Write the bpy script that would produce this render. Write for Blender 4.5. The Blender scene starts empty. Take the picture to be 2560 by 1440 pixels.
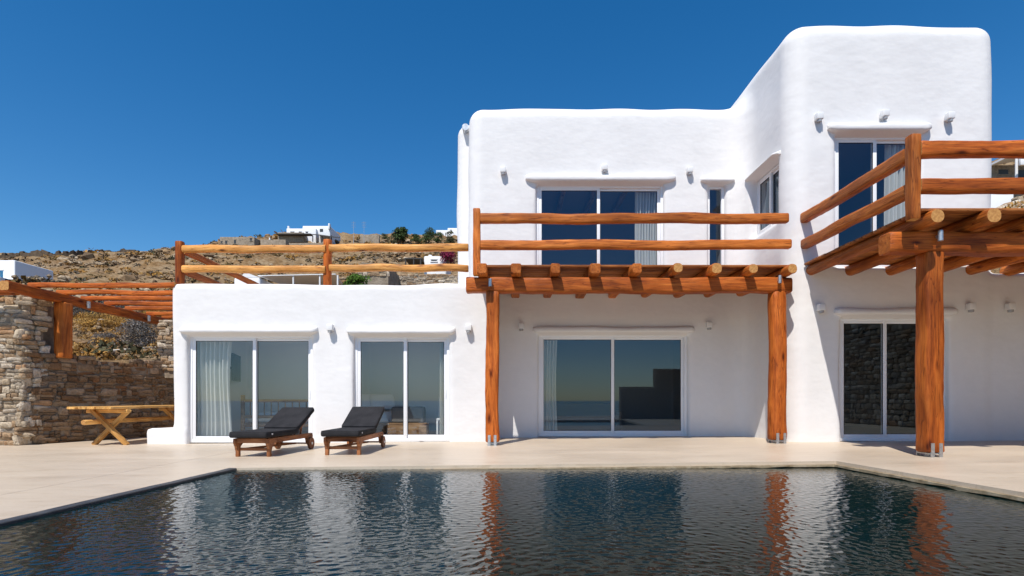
import bpy, math, random
import numpy as np
from mathutils import Vector, Matrix

scene = bpy.context.scene
C = scene.collection
rnd = random.Random(11)
rng = np.random.default_rng(11)

# ------------------------------------------------------------------ camera
F, EYE = 1350.0, 0.90            # focal length in photo pixels, eye height above the terrace
cd = bpy.data.cameras.new('camera')
cam = bpy.data.objects.new('camera', cd)
C.objects.link(cam)
cam.location = (0, 0, EYE)
cam.rotation_euler = (math.pi / 2, 0, 0)
cd.sensor_width = 36
cd.lens = 36 * F / 2560
cd.shift_y = 280 / 2560
cd.clip_start, cd.clip_end = 0.05, 40000
scene.camera = cam

# ------------------------------------------------------------------ sky and sun
SUN = Vector((-0.25, -0.60, 1.0)).normalized()
world = bpy.data.worlds.new('World')
scene.world = world
world.use_nodes = True
wn = world.node_tree
for n in list(wn.nodes):
    wn.nodes.remove(n)
sky = wn.nodes.new('ShaderNodeTexSky')
sky.sky_type = 'NISHITA'
sky.sun_disc = False
sky.sun_elevation = math.asin(SUN.z)
sky.sun_rotation = math.atan2(SUN.x, SUN.y) % (2 * math.pi)
sky.altitude = 200
sky.air_density = 1.0
sky.dust_density = 0.15
sky.ozone_density = 3.0
hs = wn.nodes.new('ShaderNodeHueSaturation')
hs.inputs['Saturation'].default_value = 1.37
bg = wn.nodes.new('ShaderNodeBackground')
bg.inputs['Strength'].default_value = 0.112
wo = wn.nodes.new('ShaderNodeOutputWorld')
wn.links.new(sky.outputs[0], hs.inputs['Color'])
wn.links.new(hs.outputs[0], bg.inputs['Color'])
wn.links.new(bg.outputs[0], wo.inputs['Surface'])

sl = bpy.data.lights.new('sun', 'SUN')
sl.energy = 4.35
sl.angle = math.radians(0.53)
sl.color = (1.0, 0.95, 0.875)
so = bpy.data.objects.new('sun', sl)
C.objects.link(so)
so.rotation_euler = SUN.to_track_quat('Z', 'Y').to_euler()

vs = scene.view_settings
vs.view_transform = 'Standard'
vs.look = 'None'
vs.gamma = 1
vs.exposure = 0.27
scene.display_settings.display_device = 'sRGB'
scene.cycles.max_bounces = 10
scene.cycles.diffuse_bounces = 5
scene.cycles.glossy_bounces = 5
scene.cycles.transparent_max_bounces = 12
scene.cycles.use_denoising = True


# ------------------------------------------------------------------ helpers: space
def gz(x):
    return 0.0075 * x            # the terrace falls a little to the left


def PX(px, Y):
    return (px - 1280) / F * Y


def PZ(py, Y):
    return EYE + (1000 - py) / F * Y


# ------------------------------------------------------------------ helpers: materials
class G:
    def __init__(s, name, rough=0.6, base=(0.5, 0.5, 0.5), metallic=0.0, spec=0.5):
        s.m = bpy.data.materials.new(name)
        s.m.use_nodes = True
        s.nt = s.m.node_tree
        s.b = s.nt.nodes['Principled BSDF']
        s.b.inputs['Base Color'].default_value = (*base, 1)
        s.b.inputs['Roughness'].default_value = rough
        s.b.inputs['Metallic'].default_value = metallic
        s.b.inputs['Specular IOR Level'].default_value = spec
        s._tc = None

    def n(s, t, props=None, **inp):
        nd = s.nt.nodes.new('ShaderNode' + t)
        for k, v in (props or {}).items():
            setattr(nd, k, v)
        for k, v in inp.items():
            k = k.replace('_', ' ')
            if hasattr(v, 'is_output') or isinstance(v, bpy.types.NodeSocket):
                s.nt.links.new(v, nd.inputs[k])
            else:
                nd.inputs[k].default_value = v
        return nd

    def l(s, a, b):
        s.nt.links.new(a, b)

    def coord(s, kind='Object', scale=(1, 1, 1), rot=(0, 0, 0), off=None):
        if s._tc is None:
            s._tc = s.n('TexCoord')
        mp = s.n('Mapping')
        mp.inputs['Scale'].default_value = scale
        mp.inputs['Rotation'].default_value = rot
        if off is not None:
            s.l(off, mp.inputs['Location'])
        s.l(s._tc.outputs[kind], mp.inputs['Vector'])
        return mp.outputs[0]

    def noise(s, vec, scale, detail=4, rough=0.55, dist=0.0):
        nd = s.n('TexNoise', Scale=scale, Detail=detail, Roughness=rough, Distortion=dist)
        s.l(vec, nd.inputs['Vector'])
        return nd.outputs['Fac']

    def ramp(s, fac, stops, interp='LINEAR'):
        nd = s.n('ValToRGB')
        cr = nd.color_ramp
        cr.interpolation = interp
        while len(cr.elements) < len(stops):
            cr.elements.new(0.5)
        for e, (p, c) in zip(cr.elements, stops):
            e.position = p
            e.color = (*c, 1)
        s.l(fac, nd.inputs[0])
        return nd.outputs[0]

    def mix(s, fac, a, b, mode='MIX'):
        nd = s.n('Mix', {'data_type': 'RGBA', 'blend_type': mode})
        for v, i in ((fac, 0), (a, 6), (b, 7)):
            if isinstance(v, (int, float)):
                nd.inputs[i].default_value = v
            elif isinstance(v, tuple):
                nd.inputs[i].default_value = (*v, 1)
            else:
                s.l(v, nd.inputs[i])
        return nd.outputs[2]

    def math(s, op, a, b=0.0):
        nd = s.n('Math', {'operation': op})
        for v, i in ((a, 0), (b, 1)):
            if isinstance(v, (int, float)):
                nd.inputs[i].default_value = v
            else:
                s.l(v, nd.inputs[i])
        return nd.outputs[0]

    def color(s, sock):
        s.l(sock, s.b.inputs['Base Color'])

    def bump(s, h, strength=0.3, dist=0.02, prev=None):
        nd = s.n('Bump', Strength=strength, Distance=dist)
        s.l(h, nd.inputs['Height'])
        if prev is not None:
            s.l(prev, nd.inputs['Normal'])
        s.l(nd.outputs[0], s.b.inputs['Normal'])
        return nd.outputs[0]


M = {}


def make_materials():
    # lime-washed plaster
    g = G('plaster', 0.75, spec=0.25)
    v = g.coord('Object')
    big = g.noise(v, 0.9, 3)
    fine = g.noise(v, 7, 5)
    c = g.ramp(big, [(0.3, (0.735, 0.722, 0.715)), (0.7, (0.765, 0.75, 0.74))])
    c2 = g.ramp(fine, [(0.35, (0.98, 0.98, 0.98)), (0.6, (1, 1, 1))])
    g.color(g.mix(1.0, c, c2, 'MULTIPLY'))
    med = g.noise(g.coord('Object', (1, 1, 1.6)), 2.6, 2, 0.5)
    p = g.bump(med, 0.25, 0.05)
    p = g.bump(fine, 0.10, 0.010, p)
    g.bump(g.noise(v, 60, 3), 0.10, 0.004, p)
    M['plaster'] = g.m
    # interior paint
    g = G('interior_paint', 0.8, (0.80, 0.80, 0.80), spec=0.2)
    M['interior'] = g.m
    M['interior_dim'] = G('interior_dim_tone', 0.8, (0.24, 0.25, 0.28), spec=0.2).m  # darkened walls and floors: the dimness of these rooms is in the colour
    g = G('interior_floor', 0.35, (0.55, 0.50, 0.44))
    M['infloor'] = g.m

    # cast terrace screed
    g = G('screed', 0.42, spec=0.4)
    v = g.coord('Object', (0.55, 1.6, 1))
    a = g.noise(v, 0.8, 6, 0.62, 0.6)
    c = g.ramp(a, [(0.25, (0.545, 0.445, 0.335)), (0.5, (0.595, 0.49, 0.37)), (0.78, (0.635, 0.535, 0.415))])
    st = g.noise(g.coord('Object', (0.7, 4.5, 1)), 2.2, 5, 0.65, 1.2)
    c = g.mix(1.0, c, g.ramp(st, [(0.28, (0.84, 0.81, 0.76)), (0.47, (1, 1, 1))]), 'MULTIPLY')
    bl = g.noise(g.coord('Object'), 0.45, 3, 0.5)
    c = g.mix(1.0, c, g.ramp(bl, [(0.3, (0.88, 0.87, 0.86)), (0.65, (1.03, 1.03, 1.03))]), 'MULTIPLY')
    sp = g.noise(g.coord('Object'), 26, 3, 0.6)
    c = g.mix(1.0, c, g.ramp(sp, [(0.25, (0.86, 0.85, 0.83)), (0.42, (1, 1, 1))]), 'MULTIPLY')
    g.color(c)
    g.l(g.ramp(a, [(0.2, (0.3, 0.3, 0.3)), (0.8, (0.5, 0.5, 0.5))]), g.b.inputs['Roughness'])
    g.bump(sp, 0.12, 0.004)
    M['screed'] = g.m
    g = G('coping', 0.75)
    v = g.coord('Object')
    a = g.noise(v, 9, 5, 0.65)
    g.color(g.ramp(a, [(0.3, (0.20, 0.14, 0.075)), (0.5, (0.33, 0.25, 0.15)), (0.75, (0.45, 0.37, 0.26))]))
    g.bump(a, 0.6, 0.012)
    M['coping'] = g.m
    g = G('dark_kerb', 0.5, spec=0.5)
    a = g.noise(g.coord('Object'), 8, 4)
    g.color(g.ramp(a, [(0.3, (0.035, 0.035, 0.036)), (0.7, (0.075, 0.073, 0.072))]))
    g.bump(a, 0.3, 0.006)
    M['dark_kerb'] = g.m
    g = G('pool_lining', 0.6, (0.012, 0.018, 0.020))
    M['pool_lining'] = g.m

    # water
    g = G('water', 0.015, (0.002, 0.013, 0.013), spec=0.5)
    g.b.inputs['IOR'].default_value = 1.38
    v = g.coord('Object')
    g.bump(g.noise(v, 26, 2, 0.5, 0.3), 0.05, 0.02)
    M['water'] = g.m
    g = G('sea_water', 0.18, (0.012, 0.045, 0.085))
    M['sea'] = g.m

    # timber, grain along local X
    def wood(key, dark, mid, lite, rough=0.5):
        g = G(key, rough, spec=0.2)
        oi = g.n('ObjectInfo')
        off = g.n('CombineXYZ')
        r = g.math('MULTIPLY', oi.outputs['Random'], 37.0)
        for i in range(3):
            g.l(r, off.inputs[i])
        v = g.coord('Object', (0.9, 8, 8), off=off.outputs[0])
        a = g.noise(v, 1.6, 5, 0.6, 0.8)
        c = g.ramp(a, [(0.25, dark), (0.48, mid), (0.75, lite)])
        v2 = g.coord('Object', (1.6, 34, 34), off=off.outputs[0])
        s2 = g.noise(v2, 1.7, 4, 0.65, 0.4)
        c = g.mix(1.0, c, g.ramp(s2, [(0.30, (0.48, 0.41, 0.37)), (0.48, (1, 1, 1)), (0.8, (1.14, 1.12, 1.08))]), 'MULTIPLY')
        kn = g.n('TexVoronoi', {'feature': 'F1'}, Scale=1.0)
        g.l(g.coord('Object', (1.5, 4.5, 4.5), off=off.outputs[0]), kn.inputs['Vector'])
        c = g.mix(1.0, c, g.ramp(kn.outputs['Distance'], [(0.05, (0.22, 0.15, 0.12)), (0.14, (0.78, 0.7, 0.66)), (0.2, (1, 1, 1))]), 'MULTIPLY')
        big = g.noise(g.coord('Object', (0.7, 1.2, 1.2), off=off.outputs[0]), 1.4, 3)
        c = g.mix(1.0, c, g.ramp(big, [(0.3, (0.58, 0.52, 0.47)), (0.62, (1.12, 1.10, 1.06))]), 'MULTIPLY')
        ck = g.noise(g.coord('Object', (0.55, 9, 9), off=off.outputs[0]), 1.3, 2, 0.5, 0.5)
        ck = g.math('ABSOLUTE', g.math('SUBTRACT', ck, 0.47))
        ckr = g.ramp(ck, [(0.0, (0.42, 0.34, 0.30)), (0.006, (0.75, 0.70, 0.67)), (0.014, (1, 1, 1))])
        c = g.mix(1.0, c, ckr, 'MULTIPLY')
        hsv = g.n('HueSaturation')
        g.l(c, hsv.inputs['Color'])
        vr = g.math('ADD', g.math('MULTIPLY', oi.outputs['Random'], 0.34), 0.83)
        g.l(vr, hsv.inputs['Value'])
        g.color(hsv.outputs[0])
        p = g.bump(a, 0.6, 0.014)
        p = g.bump(ckr, 0.5, 0.008, p)
        g.bump(s2, 0.5, 0.005, p)
        return g.m
    M['wood'] = wood('varnished_timber', (0.26, 0.062, 0.011), (0.47, 0.135, 0.023), (0.62, 0.220, 0.052))
    M['wood_red'] = wood('red_timber', (0.21, 0.044, 0.008), (0.43, 0.106, 0.016), (0.58, 0.175, 0.033))
    M['wood_honey'] = wood('honey_timber', (0.44, 0.18, 0.040), (0.62, 0.29, 0.075), (0.75, 0.41, 0.14))
    M['wood_plank'] = wood('plank_timber', (0.20, 0.062, 0.016), (0.33, 0.115, 0.030), (0.46, 0.19, 0.060), 0.55)
    M['wood_table'] = wood('table_timber', (0.55, 0.28, 0.075), (0.70, 0.39, 0.12), (0.80, 0.52, 0.21))
    M['teak'] = wood('teak', (0.20, 0.075, 0.030), (0.35, 0.14, 0.058), (0.48, 0.22, 0.10), 0.55)
    M['indoor_wood'] = wood('indoor_wood', (0.20, 0.12, 0.06), (0.32, 0.20, 0.11), (0.42, 0.29, 0.17), 0.5)
    g = G('timber_end', 0.7)
    w = g.n('TexNoise', Scale=30.0, Detail=4.0)
    g.l(g.coord('Object'), w.inputs['Vector'])
    g.color(g.ramp(w.outputs['Fac'], [(0.3, (0.36, 0.15, 0.035)), (0.7, (0.56, 0.29, 0.085))]))
    M['endgrain'] = g.m

    g = G('white_aluminium', 0.35, (0.80, 0.80, 0.81))
    M['alu'] = g.m
    g = G('black_rubber', 0.7, (0.012, 0.012, 0.013))
    M['rubber'] = g.m
    g = G('galvanised_steel', 0.42, (0.52, 0.54, 0.56), 0.85)
    a = g.noise(g.coord('Object'), 30, 3)
    g.color(g.ramp(a, [(0.3, (0.40, 0.42, 0.44)), (0.7, (0.60, 0.61, 0.63))]))
    M['steel'] = g.m
    g = G('lamp_white', 0.5, (0.74, 0.74, 0.74))
    M['lamp'] = g.m
    g = G('lamp_lens', 0.15, (0.35, 0.35, 0.36))
    M['lens'] = g.m

    # window glass: a sheet that lets light through and mirrors by Fresnel
    m = bpy.data.materials.new('window_glass')
    m.use_nodes = True
    nt = m.node_tree
    nt.nodes.remove(nt.nodes['Principled BSDF'])
    out = nt.nodes['Material Output']
    tr = nt.nodes.new('ShaderNodeBsdfTransparent')
    tr.inputs[0].default_value = (0.92, 0.95, 0.96, 1)
    gl = nt.nodes.new('ShaderNodeBsdfGlossy')
    gl.inputs['Roughness'].default_value = 0.0
    gl.inputs['Color'].default_value = (0.66, 0.83, 1, 1)
    # Schlick reflectance from either side of the sheet
    ge = nt.nodes.new('ShaderNodeNewGeometry')
    dt = nt.nodes.new('ShaderNodeVectorMath')
    dt.operation = 'DOT_PRODUCT'
    nt.links.new(ge.outputs['Normal'], dt.inputs[0])
    nt.links.new(ge.outputs['Incoming'], dt.inputs[1])

    def mth(op, a, b):
        q = nt.nodes.new('ShaderNodeMath')
        q.operation = op
        for v_, k_ in ((a, 0), (b, 1)):
            if isinstance(v_, (int, float)):
                q.inputs[k_].default_value = v_
            else:
                nt.links.new(v_, q.inputs[k_])
        return q.outputs[0]
    ab = mth('ABSOLUTE', dt.outputs['Value'], 0)
    p5 = mth('POWER', mth('SUBTRACT', 1.0, ab), 5.0)
    F0 = 0.085
    fr_out = mth('ADD', mth('MULTIPLY', p5, 1 - F0), F0)
    mx = nt.nodes.new('ShaderNodeMixShader')
    nt.links.new(fr_out, mx.inputs[0])
    nt.links.new(tr.outputs[0], mx.inputs[1])
    nt.links.new(gl.outputs[0], mx.inputs[2])
    nt.links.new(mx.outputs[0], out.inputs['Surface'])
    M['glass'] = m

    g = G('sheer_curtain', 0.9, (0.72, 0.72, 0.68), spec=0.1)
    trn = g.n('BsdfTranslucent')
    trn.inputs[0].default_value = (0.7, 0.7, 0.66, 1)
    ms = g.n('MixShader')
    ms.inputs[0].default_value = 0.35
    g.l(g.b.outputs[0], ms.inputs[1])
    g.l(trn.outputs[0], ms.inputs[2])
    g.l(ms.outputs[0], g.nt.nodes['Material Output'].inputs['Surface'])
    M['curtain'] = g.m
    g = G('screen', 0.12, (0.008, 0.009, 0.011))
    M['screen'] = g.m
    g = G('linen', 0.9, (0.68, 0.68, 0.68), spec=0.1)
    M['linen'] = g.m
    g = G('grey_fabric', 0.9, (0.16, 0.15, 0.14), spec=0.1)
    M['grey_fabric'] = g.m
    g = G('black_canvas', 0.85, spec=0.25)
    v = g.coord('Object')
    wv = g.noise(v, 90, 2)
    a = g.noise(v, 5, 4)
    g.color(g.mix(1.0, g.ramp(a, [(0.3, (0.013, 0.013, 0.015)), (0.7, (0.028, 0.027, 0.030))]),
                  g.ramp(wv, [(0.3, (0.7, 0.7, 0.7)), (0.7, (1.2, 1.2, 1.2))]), 'MULTIPLY'))
    p = g.bump(a, 0.5, 0.02)
    g.bump(wv, 0.2, 0.002, p)
    M['canvas'] = g.m

    # rubble stone, every stone its own tone
    def stone(key, stops, island=False):
        g = G(key, 0.88, spec=0.2)
        if island:
            r = g.n('NewGeometry').outputs['Random Per Island']
        else:
            r = g.n('ObjectInfo').outputs['Random']
        c = g.ramp(r, stops, 'CONSTANT')
        v = g.coord('Object')
        a = g.noise(v, 2.2 if not island else 9, 5, 0.65)
        b = g.noise(v, 6 if not island else 28, 4, 0.7)
        c = g.mix(1.0, c, g.ramp(a, [(0.28, (0.62, 0.56, 0.5)), (0.5, (1, 1, 1)), (0.75, (1.25, 1.22, 1.18))]), 'MULTIPLY')
        c = g.mix(1.0, c, g.ramp(b, [(0.3, (0.72, 0.70, 0.68)), (0.55, (1.05, 1.05, 1.05))]), 'MULTIPLY')
        g.color(c)
        p = g.bump(a, 0.7, 0.10 if not island else 0.03)
        g.bump(b, 0.5, 0.04 if not island else 0.012, p)
        return g.m
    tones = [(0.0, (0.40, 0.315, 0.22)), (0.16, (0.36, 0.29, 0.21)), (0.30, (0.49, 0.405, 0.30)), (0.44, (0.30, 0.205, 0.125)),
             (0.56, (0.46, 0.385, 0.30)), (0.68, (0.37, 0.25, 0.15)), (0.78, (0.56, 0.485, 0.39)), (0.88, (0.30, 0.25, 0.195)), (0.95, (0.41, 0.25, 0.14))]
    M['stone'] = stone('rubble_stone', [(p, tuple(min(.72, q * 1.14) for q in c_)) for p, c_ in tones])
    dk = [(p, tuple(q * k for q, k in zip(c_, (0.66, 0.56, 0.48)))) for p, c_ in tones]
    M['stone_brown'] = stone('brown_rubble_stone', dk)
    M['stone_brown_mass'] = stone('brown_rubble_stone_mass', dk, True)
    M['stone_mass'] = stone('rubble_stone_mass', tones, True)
    g = G('mortar', 0.95, spec=0.1)
    a = g.noise(g.coord('Object'), 7, 5)
    g.color(g.ramp(a, [(0.3, (0.17, 0.13, 0.095)), (0.7, (0.30, 0.245, 0.185))]))
    g.bump(a, 0.8, 0.03)
    M['mortar'] = g.m

    # hillside
    g = G('hill_soil', 0.95, spec=0.1)
    v = g.coord('Object')
    a = g.noise(v, 0.06, 8, 0.65)
    b = g.noise(v, 0.45, 7, 0.7)
    d = g.noise(v, 2.2, 5, 0.7)
    c = g.ramp(a, [(0.30, (0.145, 0.086, 0.046)), (0.45, (0.225, 0.132, 0.060)), (0.58, (0.25, 0.158, 0.076)), (0.75, (0.17, 0.112, 0.062))])
    c = g.mix(g.ramp(b, [(0.42, (0, 0, 0)), (0.62, (1, 1, 1))]), c, (0.32, 0.235, 0.145))
    c = g.mix(g.ramp(b, [(0.26, (1, 1, 1)), (0.40, (0, 0, 0))]), c, (0.085, 0.075, 0.045))
    c = g.mix(1.0, c, g.ramp(d, [(0.3, (0.6, 0.58, 0.55)), (0.6, (1.12, 1.12, 1.1))]), 'MULTIPLY')
    g.color(c)
    g.bump(d, 0.9, 0.35)
    M['soil'] = g.m

    def tinted(key, rough=0.9):
        g = G(key, rough, spec=0.15)
        at = g.n('Attribute', {'attribute_name': 'tint'})
        nz = g.noise(g.coord('Object'), 5, 3)
        g.color(g.mix(1.0, at.outputs['Color'], g.ramp(nz, [(0.3, (0.75, 0.75, 0.75)), (0.7, (1.2, 1.2, 1.2))]), 'MULTIPLY'))
        return g.m
    M['tinted'] = tinted('weathered_rock')
    M['leaf'] = tinted('foliage', 0.75)
    g = G('bark', 0.9, (0.10, 0.075, 0.05))
    M['bark'] = g.m
    g = G('white_render', 0.8, (0.80, 0.80, 0.80), spec=0.2)
    M['white'] = g.m
    g = G('blue_paint', 0.5, (0.02, 0.13, 0.25))
    M['blue'] = g.m
    g = G('dark_opening', 0.5, (0.03, 0.035, 0.04))
    M['dark'] = g.m
    g = G('stone_render', 0.9, spec=0.15)
    a = g.noise(g.coord('Object'), 2.6, 6, 0.7)
    g.color(g.ramp(a, [(0.3, (0.17, 0.135, 0.10)), (0.5, (0.29, 0.235, 0.175)), (0.7, (0.38, 0.32, 0.25))]))
    g.bump(a, 0.8, 0.1)
    M['stone_render'] = g.m
    g = G('dark_masonry', 0.95, spec=0.1)
    a = g.noise(g.coord('Object'), 1.6, 5, 0.7)
    g.color(g.ramp(a, [(0.3, (0.05, 0.036, 0.026)), (0.7, (0.15, 0.11, 0.075))]))
    M['dark_masonry'] = g.m
    g = G('shade_cloth', 0.9, (0.06, 0.055, 0.05))
    M['shade_cloth'] = g.m


make_materials()

# ------------------------------------------------------------------ helpers: objects
WM = {}
ID = Matrix.Identity(4)


def mesh_np(name, verts, faces, smooth=True, sharp=40, mats=None, fmat=None):
    """verts (n,3) array, faces list or (m,k) array"""
    me = bpy.data.meshes.new(name)
    verts = np.asarray(verts, dtype=np.float32).reshape(-1, 3)
    if isinstance(faces, np.ndarray):
        k = faces.shape[1]
        nf = len(faces)
        loops = faces.astype(np.int32).ravel()
        starts = np.arange(nf, dtype=np.int32) * k
    else:
        nf = len(faces)
        loops = np.fromiter((i for f in faces for i in f), dtype=np.int32)
        lens = np.fromiter((len(f) for f in faces), dtype=np.int32)
        starts = np.concatenate([[0], np.cumsum(lens)[:-1]]).astype(np.int32)
    me.vertices.add(len(verts))
    me.vertices.foreach_set('co', verts.ravel())
    me.loops.add(len(loops))
    me.loops.foreach_set('vertex_index', loops)
    me.polygons.add(nf)
    me.polygons.foreach_set('loop_start', starts)
    if fmat is not None:
        me.polygons.foreach_set('material_index', np.asarray(fmat, dtype=np.int32))
    me.polygons.foreach_set('use_smooth', np.full(nf, bool(smooth)))
    me.update(calc_edges=True)
    me.validate()
    if smooth and sharp and sharp < 179:
        me.set_sharp_from_angle(angle=math.radians(sharp))
    return me


def add(name, me, mat=None, parent=None, W=None, **props):
    o = bpy.data.objects.new(name, me)
    C.objects.link(o)
    W = W if W is not None else ID
    WM[o.name] = W
    if mat is not None and me is not None:
        if len(me.materials) == 0:
            for mm in (mat if isinstance(mat, (list, tuple)) else [mat]):
                me.materials.append(mm)
    if parent is not None:
        o.parent = parent
        o.matrix_basis = WM[parent.name].inverted() @ W
    else:
        o.matrix_basis = W
    for k, v in props.items():
        o[k] = v
    return o


def thing(name, label=None, cat=None, loc=(0, 0, 0), rz=0.0, parent=None, group=None):
    W = Matrix.Translation(loc) @ Matrix.Rotation(rz, 4, 'Z')
    o = add(name, None, None, parent, W)
    o.empty_display_size = 0.3
    if label:
        o['label'] = label
    if cat:
        o['category'] = cat
        o['kind'] = 'thing'
    if group:
        o['group'] = group
    return o


class MB:
    """collects simple solids"""
    def __init__(s):
        s.v, s.f = [], []

    def add(s, vs, fs):
        o = len(s.v)
        s.v += [tuple(p) for p in vs]
        s.f += [tuple(i + o for i in f) for f in fs]
        return s

    def box(s, x0, x1, y0, y1, z0, z1, Mx=None):
        vs = [(x, y, z) for z in (z0, z1) for y in (y0, y1) for x in (x0, x1)]
        if Mx is not None:
            vs = [Mx @ Vector(p) for p in vs]
        return s.add(vs, [(0, 2, 3, 1), (4, 5, 7, 6), (0, 1, 5, 4), (1, 3, 7, 5), (3, 2, 6, 7), (2, 0, 4, 6)])

    def bbox(s, x0, x1, y0, y1, z0, z1, r=0.01, n=2, Mx=None):
        v, f = rounded_box(x1 - x0, y1 - y0, z1 - z0, r, n)
        c = np.array([(x0 + x1) / 2, (y0 + y1) / 2, (z0 + z1) / 2])
        v = v + c
        if Mx is not None:
            v = [Mx @ Vector(p) for p in v]
        return s.add(v, f)

    def cyl(s, p0, p1, r0, r1=None, n=12):
        r1 = r0 if r1 is None else r1
        p0, p1 = Vector(p0), Vector(p1)
        q = (p1 - p0).to_track_quat('Z', 'Y')
        vs = []
        for p, r in ((p0, r0), (p1, r1)):
            for i in range(n):
                a = 2 * math.pi * i / n
                vs.append(p + q @ Vector((r * math.cos(a), r * math.sin(a), 0)))
        fs = [(i, (i + 1) % n, n + (i + 1) % n, n + i) for i in range(n)]
        fs += [tuple(range(n - 1, -1, -1)), tuple(range(n, 2 * n))]
        return s.add(vs, fs)

    def prism(s, pts, axis, a0, a1):
        """2D outline pts extruded along axis 0/1/2"""
        n = len(pts)
        vs = []
        for a in (a0, a1):
            for p in pts:
                q = list(p)
                q.insert(axis, a)
                vs.append(q)
        fs = [(i, (i + 1) % n, n + (i + 1) % n, n + i) for i in range(n)]
        fs += [tuple(range(n - 1, -1, -1)), tuple(range(n, 2 * n))]
        return s.add(vs, fs)

    def mesh(s, name, smooth=True, sharp=40):
        me = mesh_np(name, s.v, s.f, smooth, sharp)
        return me


def fix_normals(me):
    import bmesh
    bm = bmesh.new()
    bm.from_mesh(me)
    bmesh.ops.recalc_face_normals(bm, faces=bm.faces)
    bm.to_mesh(me)
    bm.free()
    return me


_rb = {}


def rounded_box(sx, sy, sz, r, n=3):
    """box of full size sx,sy,sz with edges rounded by r; n segments per round"""
    h = np.array([sx, sy, sz]) / 2
    r = min(r, *(h * 0.98))

    def axis(hh):
        i = hh - r
        lo = -i - r * np.cos(np.linspace(0, math.pi / 2, n + 1))
        hi = -lo[::-1]
        return np.concatenate([lo, hi])
    ax = [axis(hh) for hh in h]
    verts, faces, idx = [], [], {}

    def vid(p):
        k = tuple(np.round(p, 6))
        if k not in idx:
            c = np.clip(p, -(h - r), h - r)
            d = p - c
            L = np.linalg.norm(d)
            q = c + d / L * r if L > 1e-9 else p
            idx[k] = len(verts)
            verts.append(q)
        return idx[k]
    m = len(ax[0])
    for d in range(3):
        u, w = (d + 1) % 3, (d + 2) % 3
        for sgn in (-1, 1):
            for i in range(m - 1):
                for j in range(m - 1):
                    quad = []
                    for a, b in ((0, 0), (1, 0), (1, 1), (0, 1)):
                        p = np.zeros(3)
                        p[d] = sgn * h[d]
                        p[u] = ax[u][i + a]
                        p[w] = ax[w][j + b]
                        quad.append(vid(p))
                    if sgn < 0:
                        quad.reverse()
                    if len(set(quad)) >= 3:
                        faces.append(tuple(dict.fromkeys(quad)))
    return np.array(verts), faces


def axis_matrix(p0, p1, up=(0, 0, 1)):
    p0, p1 = Vector(p0), Vector(p1)
    x = (p1 - p0).normalized()
    z = Vector(up)
    y = z.cross(x)
    if y.length < 1e-4:
        y = Vector((0, 1, 0)).cross(x)
    y.normalize()
    z = x.cross(y)
    R = Matrix((x, y, z)).transposed().to_4x4()
    return Matrix.Translation(p0) @ R


def log_mesh(L, w, h, power=5.0, wob=0.01, seed=0, taper=0.0, var=0.05, chamfer=0.0, step=0.12):
    """hewn timber along local X, w along Y, h along Z; power 2 = round, 6 = squared"""
    r = np.random.default_rng(seed)
    ns = max(4, int(L / step)) + 1
    nc = 16
    t = np.linspace(0, 1, ns)
    x = t * L

    def wav(a, lo=0.6, hi=2.2):
        s = np.zeros_like(x)
        for _ in range(4):
            k = 2 * math.pi / r.uniform(lo, hi)
            s += np.sin(x * k + r.uniform(0, 6.28)) * r.uniform(0.3, 1)
        return a * s / 1.7
    cy, cz = wav(wob, 1.2, 4), wav(wob, 1.2, 4)
    sw = 1 + wav(var, 0.5, 2.4) - taper * (t - 0.5)
    sh = 1 + wav(var, 0.5, 2.4) - taper * (t - 0.5)
    ang = (np.arange(nc) + 0.5) / nc * 2 * math.pi
    cs, sn = np.cos(ang), np.sin(ang)
    e = 2.0 / power
    ux = np.sign(cs) * np.abs(cs) ** e
    uz = np.sign(sn) * np.abs(sn) ** e
    lump = 1 + r.normal(0, 0.018, (ns, nc))
    for _ in range(2):
        lump = (lump + np.roll(lump, 1, 1) + np.roll(lump, -1, 1)) / 3
    lump = 1 + (lump - 1) * 1.6
    V = np.zeros((ns, nc, 3))
    V[:, :, 0] = x[:, None]
    V[:, :, 1] = cy[:, None] + ux[None] * (w / 2) * sw[:, None] * lump
    V[:, :, 2] = cz[:, None] + uz[None] * (h / 2) * sh[:, None] * lump
    # ease the two ends
    rings = [V[0] * 1, V[-1] * 1]
    for k, (ring, xx) in enumerate(((rings[0], -0.0), (rings[1], L))):
        c = ring.mean(0)
        ring[:, 1:] = c[1:] + (ring[:, 1:] - c[1:]) * 0.90
        ring[:, 0] = xx
    V[0, :, 0] = min(0.018, L * 0.05)
    V[-1, :, 0] = L - min(0.018, L * 0.05)
    V = np.concatenate([rings[0][None], V, rings[1][None]])
    n = len(V)
    fs = []
    for i in range(n - 1):
        for j in range(nc):
            k = (j + 1) % nc
            fs.append((i * nc + j, i * nc + k, (i + 1) * nc + k, (i + 1) * nc + j))
    fs = [f[::-1] for f in fs]
    fs.append(tuple(range(nc)))
    fs.append(tuple((n - 1) * nc + j for j in range(nc - 1, -1, -1)))
    me = mesh_np('timber', V.reshape(-1, 3), fs, True, 42, fmat=[0] * (len(fs) - 2) + [1, 1])
    return me


_seed = [100]


def timber(name, p0, p1, w, h, mat, parent, power=5.0, wob=0.008, taper=0.0, var=0.04, up=(0, 0, 1), end='endgrain', **kw):
    _seed[0] += 1
    L = (Vector(p1) - Vector(p0)).length
    me = log_mesh(L, w, h, power, wob, _seed[0], taper, var)
    return add(name, me, [M[mat], M[end] if end else M[mat]], parent, axis_matrix(p0, p1, up), **kw)


# ------------------------------------------------------------------ terrain
def smooth01(a):
    a = np.clip(a, 0, 1)
    return a * a * (3 - 2 * a)


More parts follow.
